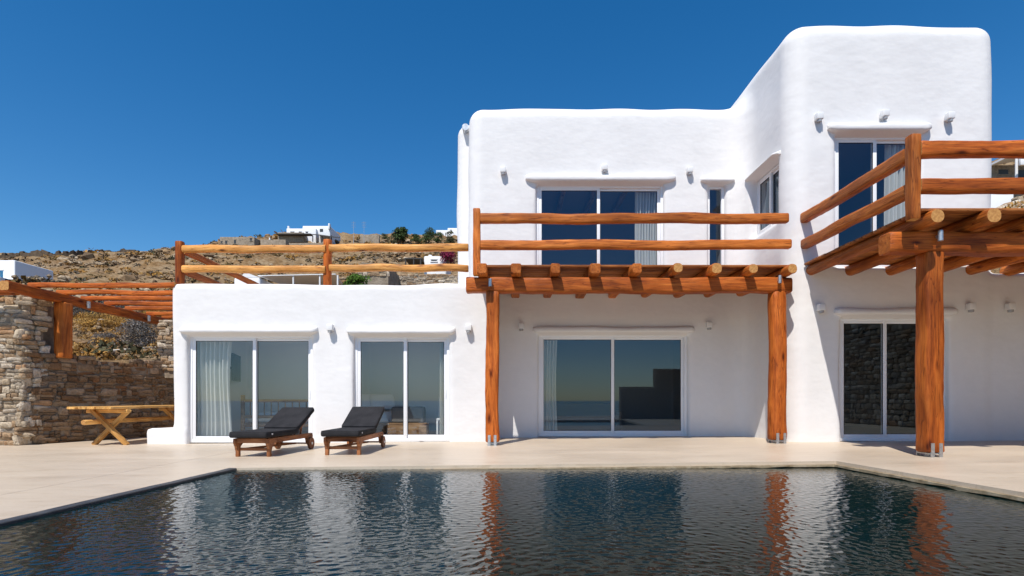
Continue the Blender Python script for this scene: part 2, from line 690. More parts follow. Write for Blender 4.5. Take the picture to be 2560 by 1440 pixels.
WALL_A, WALL_D = np.array([-10.57, 11.65]), np.array([0.85, 2.25])
CRX = np.array([-400, -200, -145, -108, -85, -72, -60, -40, -15, 20, 60, 100, 140, 200, 400])
CRZ = np.array([34, 39, 41.2, 42.2, 42.6, 45.0, 46.6, 47.0, 47.4, 48.5, 53, 60, 68, 76, 80])
_tw = [(rng.uniform(-1, 1), rng.uniform(-1, 1), rng.uniform(0, 6.28)) for _ in range(26)]


def T(x, y):
    x = np.asarray(x, float)
    y = np.asarray(y, float)
    s = np.clip((y - 14) / 136, 0, 1)
    hc = np.interp(x, CRX, CRZ)
    z = 1.9 + (hc - 1.9) * s ** 1.22
    z = np.where(y > 150, hc + (y - 150) * 0.04, z)
    bump = np.zeros_like(z)
    for i, (a, b, p) in enumerate(_tw):
        k = 2 * math.pi / (4.0 * 1.17 ** i)
        bump += np.sin((a * x + b * y) * k + p) * (0.05 + 0.013 * i)
    z = z + bump * np.clip((y - 16) / 60, 0.05, 1) * np.where(y > 140, 0.6, 1.0)
    # terraced steps on the slope
    st = 5.5
    q = z / st
    z = np.where(y > 24, z + 0.5 * np.sin(2 * math.pi * q) * st / (2 * math.pi) * 0.9, z)
    # steep bank on the right
    z = z + 5.6 * smooth01((x - 13.5) / 9) * smooth01((y - 9) / 10) * (1 - smooth01((y - 70) / 60))
    z = np.where(y < 14, -0.45 + (1.9 + 0.45) * smooth01((y - 6) / 6), z)
    # building platform, right of the stone wall
    tt = (y - WALL_A[1]) / WALL_D[1]
    wx = WALL_A[0] + WALL_D[0] * tt
    wx = np.where(y < 11.95, -15.0, wx)
    pad = (x > wx - 0.65) & (x < 13.6) & (y < 19.5)
    z = np.where(pad, -0.45, z)
    z = np.where(y < 6, -0.45, z)
    z = np.where(y < -4, -0.45 + (y + 4) * 0.42, z)
    return np.maximum(z, -55)


def hit(px, py, y0=14.0):
    """first point where the sight line through a photo pixel meets the hillside"""
    ys = np.arange(y0, 260, 0.1)
    xs = PX(px, ys)
    zs = PZ(py, ys)
    d = T(xs, ys) - zs
    i = np.argmax(d >= 0)
    return Vector((xs[i], ys[i], T(xs[i], ys[i])))


def build_ground():
    def axis(brk):
        out = []
        for a, b, st in brk:
            out.append(np.arange(a, b, st))
        return np.unique(np.concatenate(out))
    xs = axis([(-1500, -400, 100), (-400, -170, 15), (-170, -60, 1.3), (-60, -20, 0.8), (-20, 20, 0.5), (20, 60, 0.8), (60, 200, 1.6), (200, 400, 20), (400, 1501, 100)])
    ys = axis([(-400, -30, 20), (-30, 5, 2.5), (5, 30, 0.4), (30, 70, 0.8), (70, 158, 1.1), (158, 240, 8), (240, 1500, 90)])
    Xg, Yg = np.meshgrid(xs, ys)
    Zg = T(Xg, Yg)
    r = np.random.default_rng(5)
    Zg = Zg + r.normal(0, 1, Zg.shape) * np.clip((Yg - 20) / 50, 0, 1) * 0.22 * (Yg < 160)
    V = np.stack([Xg, Yg, Zg], -1).reshape(-1, 3)
    nx, ny = len(xs), len(ys)
    i = np.arange(ny - 1)[:, None] * nx + np.arange(nx - 1)[None]
    i = i.ravel()
    Fc = np.stack([i, i + 1, i + nx + 1, i + nx], -1)
    add('ground', mesh_np('ground', V, Fc, True, 180), M['soil'], None, None, kind='structure')
    v = [(-20000, -30000, -48), (20000, -30000, -48), (20000, -60, -48), (-20000, -60, -48)]
    add('sea', mesh_np('sea', v, [(0, 1, 2, 3)], False), M['sea'], None, None, kind='structure')


build_ground()

# ------------------------------------------------------------------ terrace and pool
PBL, PBR, PFR, PFL = (-3.85, 7.37), (4.60, 7.66), (4.98, 2.35), (-4.02, 2.35)
WATER = -0.055


def slab(name, polys, mat, top=0.0, thick=0.3, **kw):
    mb = MB()
    for poly in polys:
        n = len(poly)
        vs = [(x, y, gz(x) + top) for x, y in poly] + [(x, y, gz(x) + top - thick) for x, y in poly]
        fs = [tuple(range(n)), tuple(range(2 * n - 1, n - 1, -1))]
        fs += [(i, i + n, (i + 1) % n + n, (i + 1) % n) for i in range(n)]
        mb.add(vs, fs)
    return add(name, mb.mesh(name, False), M[mat], None, None, **kw)


def build_terrace():
    ymid = PBL[1] + (PBR[1] - PBL[1]) * (3.35 / 8.45)
    slab('terrace', [
        [(-14, -4), (-5.05, -4), (-5.05, 11.85), (-7.6, 11.85), (-7.6, 17.5), (-14, 17.5)],
        [(-5.042, -4), (-4.02, -4), PFL, PBL, (-3.85, 11.85), (-5.042, 11.85)],
        [PBL, (-0.5, ymid), (-0.5, 11.85), (-3.85, 11.85)],
        [(-0.5, ymid), PBR, (4.6, 13.1), (-0.5, 13.1)],
        [PFR, (14, 2.35), (14, 11.05), (5.75, 11.05), (5.75, 13.1), (4.6, 13.1), PBR],
        [(-4.02, -4), (14, -4), (14, 2.35), (4.98, 2.35), (-4.02, 2.35)]], 'screed', 0, 0.045, kind='structure')
    slab('terrace_base', [
        [(-14, -4), (-4.05, -4), (-4.05, 2.3), (-3.9, 7.43), (-3.9, 11.8), (-7.6, 11.8), (-7.6, 17.4), (-14, 17.4)],
        [(-3.9, 7.43), (4.63, 7.72), (4.63, 11.8), (-3.9, 11.8)],
        [(5.01, 2.3), (14, 2.3), (14, 11.0), (4.63, 11.0), (4.63, 7.72)],
        [(-4.05, -4), (14, -4), (14, 2.3), (-4.05, 2.3)]], 'coping', -0.046, 0.42, kind='structure')

    # stone coping lip under the screed edge, back and right
    def lip(name, a, b, off, w, z0, z1, mat):
        a, b = Vector((a[0], a[1], 0)), Vector((b[0], b[1], 0))
        d = (b - a)
        L = d.length
        d.normalize()
        nrm = Vector((d.y, -d.x, 0))
        n = max(6, int(L / 0.15))
        mb = MB()
        r = np.random.default_rng(int(L * 100))
        rows = []
        for i in range(n + 1):
            p = a + d * (L * i / n)
            j = r.normal(0, 0.006)
            g = gz(p.x)
            q0 = p - nrm * 0.06
            q1 = p + nrm * (off + j)
            rows.append([(q0.x, q0.y, g + z1), (q1.x, q1.y, g + z1 + r.normal(0, 0.002)),
                         (q1.x, q1.y, g + z0 + r.normal(0, 0.004)), (q0.x, q0.y, g + z0)])
        vs = [v for row in rows for v in row]
        fs = []
        for i in range(n):
            for k in range(4):
                fs.append((i * 4 + k, i * 4 + (k + 1) % 4, (i + 1) * 4 + (k + 1) % 4, (i + 1) * 4 + k))
        fs += [(0, 1, 2, 3), (n * 4 + 3, n * 4 + 2, n * 4 + 1, n * 4)]
        mb.add(vs, fs)
        me = fix_normals(mb.mesh(name, True, 35))
        return add(name, me, M[mat], None, None, kind='structure')
    lip('pool_coping', PBL, PBR, 0.035, 0.1, -0.075, -0.047, 'coping')
    lip('pool_coping', PBR, PFR, 0.045, 0.1, -0.078, -0.047, 'coping')
    # charcoal overflow rail along the left side of the pool
    a = Vector((PFL[0] + 0.055, PFL[1] - 0.2, gz(PFL[0]) - 0.047))
    b = Vector((PBL[0] + 0.055, PBL[1] - 0.02, gz(PBL[0]) - 0.047))
    me = log_mesh((b - a).length, 0.115, 0.105, 9, 0.001, 5, 0, 0.006)
    add('pool_rail', me, [M['dark_kerb'], M['dark_kerb']], None, axis_matrix(a, b), kind='structure')
    # basin
    mb = MB()
    q = [(PFL[0] - .03, PFL[1] - .02), (PFR[0] + .03, PFR[1] - .02), (PBR[0] + .02, PBR[1] + .05), (PBL[0] - .03, PBL[1] + .05)]
    vs = [(x, y, -0.12) for x, y in q] + [(x, y, -1.4) for x, y in q]
    mb.add(vs, [(4, 5, 6, 7), (0, 1, 5, 4), (1, 2, 6, 5), (2, 3, 7, 6), (3, 0, 4, 7)])
    add('pool_basin', mb.mesh('pool_basin', False), M['pool_lining'], None, None, kind='structure')
    # rippled surface
    nu, nv = 900, 520
    u, v = np.meshgrid(np.linspace(0, 1, nu), np.linspace(0, 1, nv))
    c = np.array(q)
    P = ((1 - u) * (1 - v))[..., None] * c[0] + (u * (1 - v))[..., None] * c[1] + (u * v)[..., None] * c[2] + ((1 - u) * v)[..., None] * c[3]
    X, Y = P[..., 0], P[..., 1]
    r = np.random.default_rng(3)
    Z = np.zeros_like(X)
    # breeze from the right rear: crests run mostly left-right, bunched in wandering patches
    wx = X + 0.10 * np.sin(1.3 * Y + 0.7 * X) + 0.06 * np.sin(2.9 * X - 1.7 * Y)
    wy = Y + 0.10 * np.sin(1.1 * X - 0.8 * Y + 1) + 0.05 * np.sin(3.1 * Y + 2.3 * X)
    for i in range(130):
        lam = math.exp(r.uniform(math.log(0.034), math.log(0.125)))
        th = r.normal(math.radians(105), math.radians(62))
        k = 2 * math.pi / lam
        amp = 0.0021 * lam ** 1.05 * (1.1 if lam > 0.08 else 1.0)
        env = 0.65 + 0.35 * np.sin(r.uniform(0.4, 1.4) * X + r.uniform(-1.4, 1.4) * Y + r.uniform(0, 6.28))
        ph = (math.cos(th) * wx + math.sin(th) * wy) * k + r.uniform(0, 6.28)
        Z += amp * env * np.sin(ph)
    V = np.stack([X, Y, WATER + Z], -1).reshape(-1, 3)
    i = (np.arange(nv - 1)[:, None] * nu + np.arange(nu - 1)[None]).ravel()
    add('pool_water', mesh_np('pool_water', V, np.stack([i, i + 1, i + nu + 1, i + nu], -1), True, 180), M['water'], None, None, kind='structure')


build_terrace()

# ------------------------------------------------------------------ villa shell
WING_Y, MAIN_Y, TOW_Y = 11.70, 12.90, 10.93
TOW_X0, TOW_X1 = 5.62, 9.92
VIL = thing('villa', 'white plastered two-storey villa with timber balconies beside the dark pool', 'house', (1.0, 13, 0))

# openings: key -> (x0, x1, z0, z1, wall plane y)
OPN = {
    'wing1': (PX(468, WING_Y), PX(778, WING_Y), -0.03, PZ(838, WING_Y), WING_Y),
    'wing2': (PX(884, WING_Y), PX(1122, WING_Y), 0.0, PZ(840, WING_Y), WING_Y),
    'living': (PX(1347, MAIN_Y), PX(1720, MAIN_Y), 0.02, PZ(836, MAIN_Y), MAIN_Y),
    'upper': (PX(1342, MAIN_Y), PX(1660, MAIN_Y), 3.56, PZ(460, MAIN_Y), MAIN_Y),
    'slit': (PX(1772, MAIN_Y), PX(1814, MAIN_Y), 3.70, PZ(462, MAIN_Y), MAIN_Y),
    'tower_low': (PX(2103, TOW_Y), PX(2372, TOW_Y), 0.06, PZ(793, TOW_Y), TOW_Y),
    'tower_up': (PX(2090, TOW_Y), PX(2302, TOW_Y), 3.60, PZ(336, TOW_Y), TOW_Y),
}
SIDE_WIN = (11.42, 12.62, 4.68, 6.0)     # y0,y1,z0,z1 on the tower's left flank


def build_shell():
    dx = 0.05
    o = np.array([-8.3, 10.55, -0.45])
    hi = np.array([14.4, 18.8, 9.1])
    n = ((hi - o) / dx).astype(int) + 1
    xs = (o[0] + dx * np.arange(n[0])).astype(np.float32)
    ys = (o[1] + dx * np.arange(n[1])).astype(np.float32)
    zs = (o[2] + dx * np.arange(n[2])).astype(np.float32)
    Fd = np.full(n, 5.0, np.float32)

    def sub(x0, x1, y0, y1, z0, z1, pad):
        sl = []
        for a, lo, h_ in ((xs, x0, x1), (ys, y0, y1), (zs, z0, z1)):
            i0 = max(0, int(np.searchsorted(a, lo - pad)))
            i1 = min(len(a), int(np.searchsorted(a, h_ + pad)) + 1)
            sl.append(slice(i0, i1))
        return tuple(sl)

    def rbox(sl, x0, x1, y0, y1, z0, z1, r):
        q = []
        for a, s_, lo, h_, ax in ((xs, sl[0], x0, x1, 0), (ys, sl[1], y0, y1, 1), (zs, sl[2], z0, z1, 2)):
            d = np.abs(a[s_] - np.float32((lo + h_) / 2)) - np.float32((h_ - lo) / 2 - r)
            sh = [1, 1, 1]
            sh[ax] = -1
            q.append(d.reshape(sh))
        out = np.sqrt(np.maximum(q[0], 0) ** 2 + np.maximum(q[1], 0) ** 2 + np.maximum(q[2], 0) ** 2)
        ins = np.minimum(np.maximum(np.maximum(q[0], q[1]), q[2]), 0)
        return out + ins - np.float32(r)

    def smin(a, b, k):
        h_ = np.maximum(k - np.abs(a - b), 0) / k
        return np.minimum(a, b) - h_ * h_ * np.float32(k * 0.25)

    def union(b, r, k, pad=1.0):
        sl = sub(*b, pad)
        Fd[sl] = smin(Fd[sl], rbox(sl, *b, r), np.float32(k))

    def cut(b, r, k, pad=0.6):
        sl = sub(*b, pad)
        Fd[sl] = -smin(-Fd[sl], rbox(sl, *b, r), np.float32(k))

    union((-7.38, -0.42, WING_Y, 18.4, -0.35, 3.42), 0.09, 0.02)
    union((-7.97, -7.0, WING_Y + 0.02, 12.6, -0.35, 0.29), 0.08, 0.12)
    union((-1.05, 7.0, MAIN_Y, 18.5, -0.35, 7.99), 0.36, 0.05)
    union((-1.42, 1.0, 13.75, 18.5, -0.35, 8.02), 0.30, 0.04)
    union((TOW_X0, TOW_X1, TOW_Y, 18.5, -0.35, 8.65), 0.40, 0.55)
    union((9.0, 14.2, TOW_Y + 0.01, 18.5, -0.35, 3.50), 0.12, 0.06)
    # hand-trowelled unevenness
    r = np.random.default_rng(21)
    for _ in range(16):
        lam = r.uniform(0.9, 3.2)
        d = r.normal(0, 1, 3)
        d = d / np.linalg.norm(d) * 2 * math.pi / lam
        ph = r.uniform(0, 6.28)
        ex = np.exp(1j * (d[0] * xs + ph)).astype(np.complex64)
        ey = np.exp(1j * d[1] * ys).astype(np.complex64)
        ez = np.exp(1j * d[2] * zs).astype(np.complex64)
        e2 = (ey[:, None] * ez[None])
        for i in range(n[0]):
            Fd[i] += np.float32(0.0026 * lam ** 0.6) * (ex[i] * e2).real
    # rooms
    cut((-7.10, -3.98, WING_Y + 0.36, 14.45, 0.02, 2.75), 0.03, 0.03)
    cut((-3.84, -0.75, WING_Y + 0.36, 14.45, 0.02, 2.75), 0.03, 0.03)
    cut((-0.45, 5.25, MAIN_Y + 0.40, 17.6, 0.04, 2.95), 0.03, 0.03)
    cut((-0.70, 5.25, MAIN_Y + 0.40, 17.2, 3.55, 6.75), 0.03, 0.03)
    cut((6.02, 13.6, TOW_Y + 0.40, 16.8, 0.06, 2.95), 0.03, 0.03)
    cut((6.02, 9.36, TOW_Y + 0.40, 15.6, 3.58, 6.9), 0.03, 0.03)
    for k, (x0, x1, z0, z1, y) in OPN.items():
        cut((x0, x1, y - 0.5, y + 0.75, z0 - (0.12 if z0 < 1 else 0), z1), 0.05, 0.07)
    y0, y1, z0, z1 = SIDE_WIN
    cut((TOW_X0 - 0.6, TOW_X0 + 0.75, y0, y1, z0, z1), 0.05, 0.07)

    # surface nets
    ins = Fd < 0
    a = ins[:-1, :-1, :-1]
    cnt = np.zeros(a.shape, np.uint8)
    corners = [(i, j, k) for i in (0, 1) for j in (0, 1) for k in (0, 1)]
    sh = a.shape
    for (i, j, k) in corners:
        cnt += ins[i:i + sh[0], j:j + sh[1], k:k + sh[2]]
    act = (cnt > 0) & (cnt < 8)
    ci = np.argwhere(act)
    vid = np.full(sh, -1, np.int32)
    vid[act] = np.arange(len(ci))
    val = {c: Fd[ci[:, 0] + c[0], ci[:, 1] + c[1], ci[:, 2] + c[2]] for c in corners}
    acc = np.zeros((len(ci), 3))
    num = np.zeros(len(ci))
    for c in corners:
        for ax in range(3):
            if c[ax] == 0:
                c2 = list(c)
                c2[ax] = 1
                c2 = tuple(c2)
                va, vb = val[c], val[c2]
                mk = (va < 0) != (vb < 0)
                t = np.where(mk, va / np.where(mk, va - vb, 1), 0)
                p = np.tile(np.array(c, float), (len(ci), 1))
                p[:, ax] = t
                acc += p * mk[:, None]
                num += mk
    V = o + dx * (ci + acc / num[:, None])
    faces = []
    for ax in range(3):
        s0 = [slice(None)] * 3
        s1 = [slice(None)] * 3
        s0[ax], s1[ax] = slice(0, -1), slice(1, None)
        e0, e1 = ins[tuple(s0)], ins[tuple(s1)]
        ch = np.argwhere(e0 != e1)
        u, w = (ax + 1) % 3, (ax + 2) % 3
        ok = (ch[:, u] > 0) & (ch[:, w] > 0) & (ch[:, u] < n[u] - 1) & (ch[:, w] < n[w] - 1)
        ch = ch[ok]
        flip = e0[ch[:, 0], ch[:, 1], ch[:, 2]]
        q = []
        for du, dw in ((-1, -1), (0, -1), (0, 0), (-1, 0)):
            c = ch.copy()
            c[:, u] += du
            c[:, w] += dw
            q.append(vid[c[:, 0], c[:, 1], c[:, 2]])
        q = np.stack(q, -1)
        q[~flip] = q[~flip][:, ::-1]
        faces.append(q)
    Fc = np.concatenate(faces)
    # material: inside faces get room paint / floor tone; other rooms' dimness is painted
    cen = V[Fc].mean(1)
    x, y, z = cen[:, 0], cen[:, 1], cen[:, 2]

    def inbox(b, m=0.07):
        return (x > b[0] - m) & (x < b[1] + m) & (y > b[2] - m + 0.1) & (y < b[3] + m) & (z > b[4] - m) & (z < b[5] + m)
    rooms = [(-7.10, -3.98, WING_Y + 0.36, 14.45, 0.02, 2.75), (-3.84, -0.75, WING_Y + 0.36, 14.45, 0.02, 2.75), (-0.45, 5.25, MAIN_Y + 0.40, 17.6, 0.04, 2.95),
             (-0.70, 5.25, MAIN_Y + 0.40, 17.2, 3.55, 6.75), (6.02, 13.6, TOW_Y + 0.40, 16.8, 0.06, 2.95), (6.02, 9.36, TOW_Y + 0.40, 15.6, 3.58, 6.9)]
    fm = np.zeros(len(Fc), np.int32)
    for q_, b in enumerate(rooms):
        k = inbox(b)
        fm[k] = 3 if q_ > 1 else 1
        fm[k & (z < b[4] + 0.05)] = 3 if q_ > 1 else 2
    # drop what lies inside the ground or is never lit (underside of the shell)
    me = mesh_np('wall', V, Fc, True, 180, fmat=fm)
    add('wall', me, [M['plaster'], M['interior'], M['infloor'], M['interior_dim']], VIL, None)


build_shell()


# ------------------------------------------------------------------ doors, lintels, lamps
def lintel(x0, x1, z, y, ov=0.16, out=0.22, th=0.15, Wm=None, seed=1, back=0.11):
    """hand-formed canopy: a rounded shelf whose soffit curves up to thin tips"""
    r = np.random.default_rng(seed)
    L = x1 - x0 + 2 * ov
    nx = 40
    # cosine spacing puts rings near the tips
    t = 0.5 - 0.5 * np.cos(np.linspace(0, math.pi, nx))
    V = []
    m = 11
    for a in t:
        x = x0 - ov + L * a
        e = min(x - (x0 - ov), (x1 + ov) - x) / ov            # 0 at tip, 1 at jamb
        e = min(1.0, max(0.0, e))
        rd = math.sqrt(1 - (1 - e) ** 2)
        zb = (1 - e) ** 1.5 * th * 0.50                        # soffit rises towards the tip
        o_ = out * (0.42 + 0.58 * min(1, rd * 1.1))
        w = 0.010 * math.sin(x * 2.1 + seed) + 0.006 * math.sin(x * 5.3 + 2 * seed)
        top = th + w - (1 - rd) * th * 0.22
        h = top - zb
        bk = back if e > 0.999 else 0.06
        cv = 0.055 * e
        sec = [(bk, zb - 0.012), (0.03, zb + cv * 0.35), (-o_ * 0.45, zb + cv * 0.8), (-o_ * 0.88, zb + cv + 0.004), (-o_ * 0.985, zb + cv + (h - cv) * 0.18), (-o_, zb + cv + (h - cv) * 0.42), (-o_ * 0.985, zb + h * 0.68),
               (-o_ * 0.90, zb + h * 0.90), (-o_ * 0.70, zb + h * 0.995), (0.0, top + 0.035), (0.08, top + 0.04)]
        V += [(x, p, q + r.normal(0, 0.0012)) for p, q in sec]
    fs = []
    for i in range(nx - 1):
        for j in range(m - 1):
            fs.append((i * m + j, i * m + j + 1, (i + 1) * m + j + 1, (i + 1) * m + j))
    fs += [tuple(range(m)), tuple((nx - 1) * m + j for j in range(m - 1, -1, -1))]
    me = fix_normals(mesh_np('lintel', V, fs, True, 75))
    W = (Wm if Wm is not None else Matrix.Translation((0, y, z)))
    return add('lintel', me, M['plaster'], VIL, W)


def sliding_door(key, part='sliding_door', split=0.5, label=None, inset=0.10, Wm=None, dims=None):
    if dims is None:
        x0, x1, z0, z1, y = OPN[key]
    else:
        x0, x1, z0, z1, y = dims
    W0 = Wm if Wm is not None else Matrix.Translation((0, y + inset, 0))
    d = add(part, None, None, VIL, W0 @ Matrix.Translation(((x0 + x1) / 2, 0, z0)))
    if label:
        d['label'] = label
    fw, dp = 0.055, 0.10
    e = 0.02
    mb = MB()
    mb.bbox(x0 - e, x0 + fw, 0, dp, z0, z1 + e, 0.006, 1)
    mb.bbox(x1 - fw, x1 + e, 0, dp, z0, z1 + e, 0.006, 1)
    mb.bbox(x0 + fw - .001, x1 - fw + .001, 0.002, dp - .002, z1 - fw, z1 + e, 0.006, 1)
    mb.bbox(x0 + fw - .001, x1 - fw + .001, -0.012, dp - .002, z0, z0 + 0.06, 0.006, 1)
    add('frame', mb.mesh('frame', True, 30), M['alu'], d, W0)
    xm = x0 + (x1 - x0) * split
    sw = 0.075
    for k, (a, b, yy) in enumerate(((x0 + fw - 0.008, xm + sw * 0.55, 0.012), (xm - sw * 0.35, x1 - fw + 0.008, 0.056))):
        za, zb = z0 + 0.055, z1 - fw + 0.008
        s = MB()
        t = 0.036
        s.bbox(a, a + sw, yy, yy + t, za, zb, 0.005, 1)
        s.bbox(b - sw, b, yy, yy + t, za, zb, 0.005, 1)
        s.bbox(a + sw - .001, b - sw + .001, yy + .001, yy + t - .001, zb - sw * 0.85, zb, 0.005, 1)
        s.bbox(a + sw - .001, b - sw + .001, yy + .001, yy + t - .001, za, za + sw * 1.1, 0.005, 1)
        add('sash', s.mesh('sash', True, 30), M['alu'], d, W0)
        gs = MB()
        gs.box(a + sw * .9, b - sw * .9, yy + 0.013, yy + 0.021, za + sw, zb - sw * .8)
        # one sheet is enough for a mirror and a view through
        v = [(a + sw * .9, yy + 0.016, za + sw * .9), (b - sw * .9, yy + 0.016, za + sw * .9), (b - sw * .9, yy + 0.016, zb - sw * .7), (a + sw * .9, yy + 0.016, zb - sw * .7)]
        add('glass_pane', mesh_np('glass_pane', v, [(0, 1, 2, 3)], False), M['glass'], d, W0)
        g2 = MB()
        for (p, q, u, w) in ((a + sw, b - sw, za + sw * 1.1, za + sw * 1.1 + .008), (a + sw, b - sw, zb - sw * .85 - .008, zb - sw * .85)):
            g2.box(p, q, yy + 0.006, yy + 0.03, u, w)
        for (p, q) in ((a + sw, a + sw + .008), (b - sw - .008, b - sw)):
            g2.box(p, q, yy + 0.0055, yy + 0.0305, za + sw * 1.1, zb - sw * .85)
        add('gasket', g2.mesh('gasket', False), M['rubber'], d, W0)
    if z1 - z0 > 1.9:
        h = MB()
        h.bbox(x1 - fw - 0.035, x1 - fw - 0.02, -0.02 + 0.056, 0.056, z0 + 0.95, z0 + 1.15, 0.004, 1)
        add('handle', h.mesh('handle', True, 30), M['alu'], d, W0)
    return d


def build_openings():
    for i, k in enumerate(('wing1', 'wing2', 'living', 'upper', 'slit', 'tower_low', 'tower_up')):
        x0, x1, z0, z1, y = OPN[k]
        ov = {'slit': 0.20, 'upper': 0.27, 'tower_up': 0.18}.get(k, 0.14)
        lintel(x0, x1, z1 - 0.012, y, ov, 0.12, {'upper': 0.21, 'tower_up': 0.21, 'slit': 0.18}.get(k, 0.175), seed=i + 3)
        if k == 'slit':
            continue
        sliding_door(k, split={'wing1': 0.52, 'wing2': 0.53, 'living': 0.5, 'upper': 0.49, 'tower_low': 0.44, 'tower_up': 0.5}[k])
    # slit window
    x0, x1, z0, z1, y = OPN['slit']
    d = add('slit_window', None, None, VIL, Matrix.Translation(((x0 + x1) / 2, y + .1, z0)))
    mb = MB()
    fw = 0.06
    for (a, b, c, e) in ((x0 - .02, x0 + fw, z0, z1 + .02), (x1 - fw, x1 + .02, z0, z1 + .02)):
        mb.bbox(a, b, y + .1, y + .18, c, e, 0.006, 1)
    mb.bbox(x0 + fw - .001, x1 - fw + .001, y + .102, y + .178, z1 - fw, z1 + .02, 0.006, 1)
    mb.bbox(x0 + fw - .001, x1 - fw + .001, y + .102, y + .178, z0, z0 + fw, 0.006, 1)
    add('frame', mb.mesh('frame', True, 30), M['alu'], d)
    v = [(x0, y + .14, z0), (x1, y + .14, z0), (x1, y + .14, z1), (x0, y + .14, z1)]
    add('glass_pane', mesh_np('glass_pane', v, [(0, 1, 2, 3)], False), M['glass'], d)
    # flank window of the tower: local x runs along -Y, local -y looks to -X
    y0, y1, z0, z1 = SIDE_WIN
    W = Matrix.Translation((TOW_X0 + 0.11, 0, 0)) @ Matrix.Rotation(-math.pi / 2, 4, 'Z')
    sliding_door('side', 'flank_window', 0.5, None, 0, W, (-y1, -y0, z0, z1, 0))
    W2 = Matrix.Translation((TOW_X0 - 0.005, 0, z1 - 0.005)) @ Matrix.Rotation(-math.pi / 2, 4, 'Z')
    lintel(-y1, -y0, 0, 0, 0.14, 0.15, 0.10, W2, 77, 0.10)
    # wall lamps
    lamps = [(828, 822, WING_Y), (1172, 822, WING_Y), (1258, 430, MAIN_Y), (1510, 424, MAIN_Y), (1722, 430, MAIN_Y), (1303, 818, MAIN_Y), (1770, 815, MAIN_Y),
             (2043, 298, TOW_Y), (2206, 291, TOW_Y), (2368, 297, TOW_Y), (2048, 772, TOW_Y), (2420, 770, TOW_Y), (2518, 770, TOW_Y)]
    mb = MB()
    mb.bbox(-0.065, 0.065, -0.125, 0.0, -0.05, 0.085, 0.012, 2)
    mb.bbox(-0.045, 0.045, -0.02, 0.06, -0.04, 0.04, 0.006, 1)
    body = mb.mesh('lamp_body', True, 35)
    lb = MB()
    lb.cyl((0, -0.07, -0.095), (0, -0.07, -0.05), 0.046, 0.05, 14)
    lens = lb.mesh('lamp_lens', True, 35)
    for (px, py, Y) in lamps:
        # find the plaster face
        W = Matrix.Translation((PX(px, Y), Y - 0.005, PZ(py, Y)))
        b = add('wall_light', body, M['lamp'], VIL, W)
        add('lens', lens, M['lens'], b, W)
    # socket by the living-room door
    mb = MB()
    mb.bbox(-.045, .045, -.012, .03, -.045, .045, 0.008, 2)
    s = add('socket', mb.mesh('socket', True, 35), M['alu'], VIL, Matrix.Translation((PX(1808, MAIN_Y), MAIN_Y, PZ(1055, MAIN_Y))))
    mb = MB()
    mb.cyl((0, -.016, 0), (0, -.011, 0), .022, .022, 14)
    add('cover', mb.mesh('cover', True, 35), M['rubber'], s, WM[s.name])
    # roof spout on the set-back block
    mb = MB()
    mb.cyl((0, 0, 0), (0, -0.28, 0), 0.085, 0.085, 16)
    add('rain_spout', mb.mesh('rain_spout', True, 35), M['steel'], VIL, Matrix.Translation((PX(1165, 13.75), 13.85, PZ(326, 13.75))))


build_openings()


# ------------------------------------------------------------------ balconies
def post_shoe(post, x, y, w, z):
    mb = MB()
    for dx_ in (-w * 0.22, w * 0.22):
        mb.box(x + dx_ - 0.026, x + dx_ + 0.026, y - w / 2 - 0.012, y - w / 2 + 0.004, z + 0.0, z + 0.21)
        mb.box(x + dx_ - 0.026, x + dx_ + 0.026, y + w / 2 - 0.004, y + w / 2 + 0.012, z + 0.0, z + 0.21)
    mb.box(x - w * 0.36, x + w * 0.36, y - w * 0.46, y + w * 0.46, z + 0.045, z + 0.06)
    mb.box(x - w * 0.15, x + w * 0.15, y - w * 0.15, y + w * 0.15, z - 0.02, z + 0.05)
    add('post_shoe', mb.mesh('post_shoe', False), M['steel'], post)


def balcony(label, xj, yw, yf, beam, beam_z, beam_h, beam_w, jz, jr, joist_out, deck_x, deck_y0, rails, posts, seed=0, powers=None):
    b = add('balcony', None, None, VIL, Matrix.Translation((sum(deck_x) / 2, yf, 0)))
    b['label'] = label
    # front beam
    timber('beam', (beam[0], yf, beam_z + beam_h / 2), (beam[1], yf, beam_z + beam_h / 2), beam_w, beam_h, 'wood_red', b, 7, 0.008, 0, 0.05, end='wood')
    # joists
    for i, x in enumerate(xj):
        pw = powers[i % len(powers)] if powers else 4
        rr = jr * rnd.uniform(0.93, 1.07)
        eg = 'wood' if pw > 4.5 else 'endgrain'
        timber('joist', (x + rnd.uniform(-.015, .015), yf - joist_out * rnd.uniform(0.92, 1.08), jz), (x, yw + 0.15, jz), rr, rr, 'wood', b, pw, 0.006, 0.0, 0.03, end=eg)
    # boards on top, running along the front
    zt = jz + jr / 2 - 0.012
    y = deck_y0
    while y < yw - 0.03:
        w = rnd.uniform(0.135, 0.165)
        w = min(w, yw - 0.02 - y)
        if w < 0.04:
            break
        mb = MB()
        L = deck_x[1] - deck_x[0]
        e = rnd.uniform(-.01, .01)
        mb.bbox(0, L, -w / 2 + .003, w / 2 - .003, -.019, .019, .004, 1)
        add('plank', mb.mesh('plank', True, 30), M['wood_plank'], b, Matrix.Translation((deck_x[0] + e, y + w / 2, zt + .019 + rnd.uniform(-.002, .002))))
        y += w
    for (p0, p1, w, h, mt) in rails:
        timber('rail', p0, p1, w, h, mt, b, 4.6, 0.009, 0, 0.045)
    for (x, y, z0, z1, w, mt, pw, shoe) in posts:
        zz = z0 + (0.07 if shoe else 0)
        p = timber('post', (x, y, zz), (x + 0.0, y, z1), w, w, mt, b, pw, 0.010 if shoe else 0.004, 0.04 if shoe else 0, 0.035, up=(0, 1, 0))
        if shoe:
            post_shoe(p, x, y, w, z0)
    return b


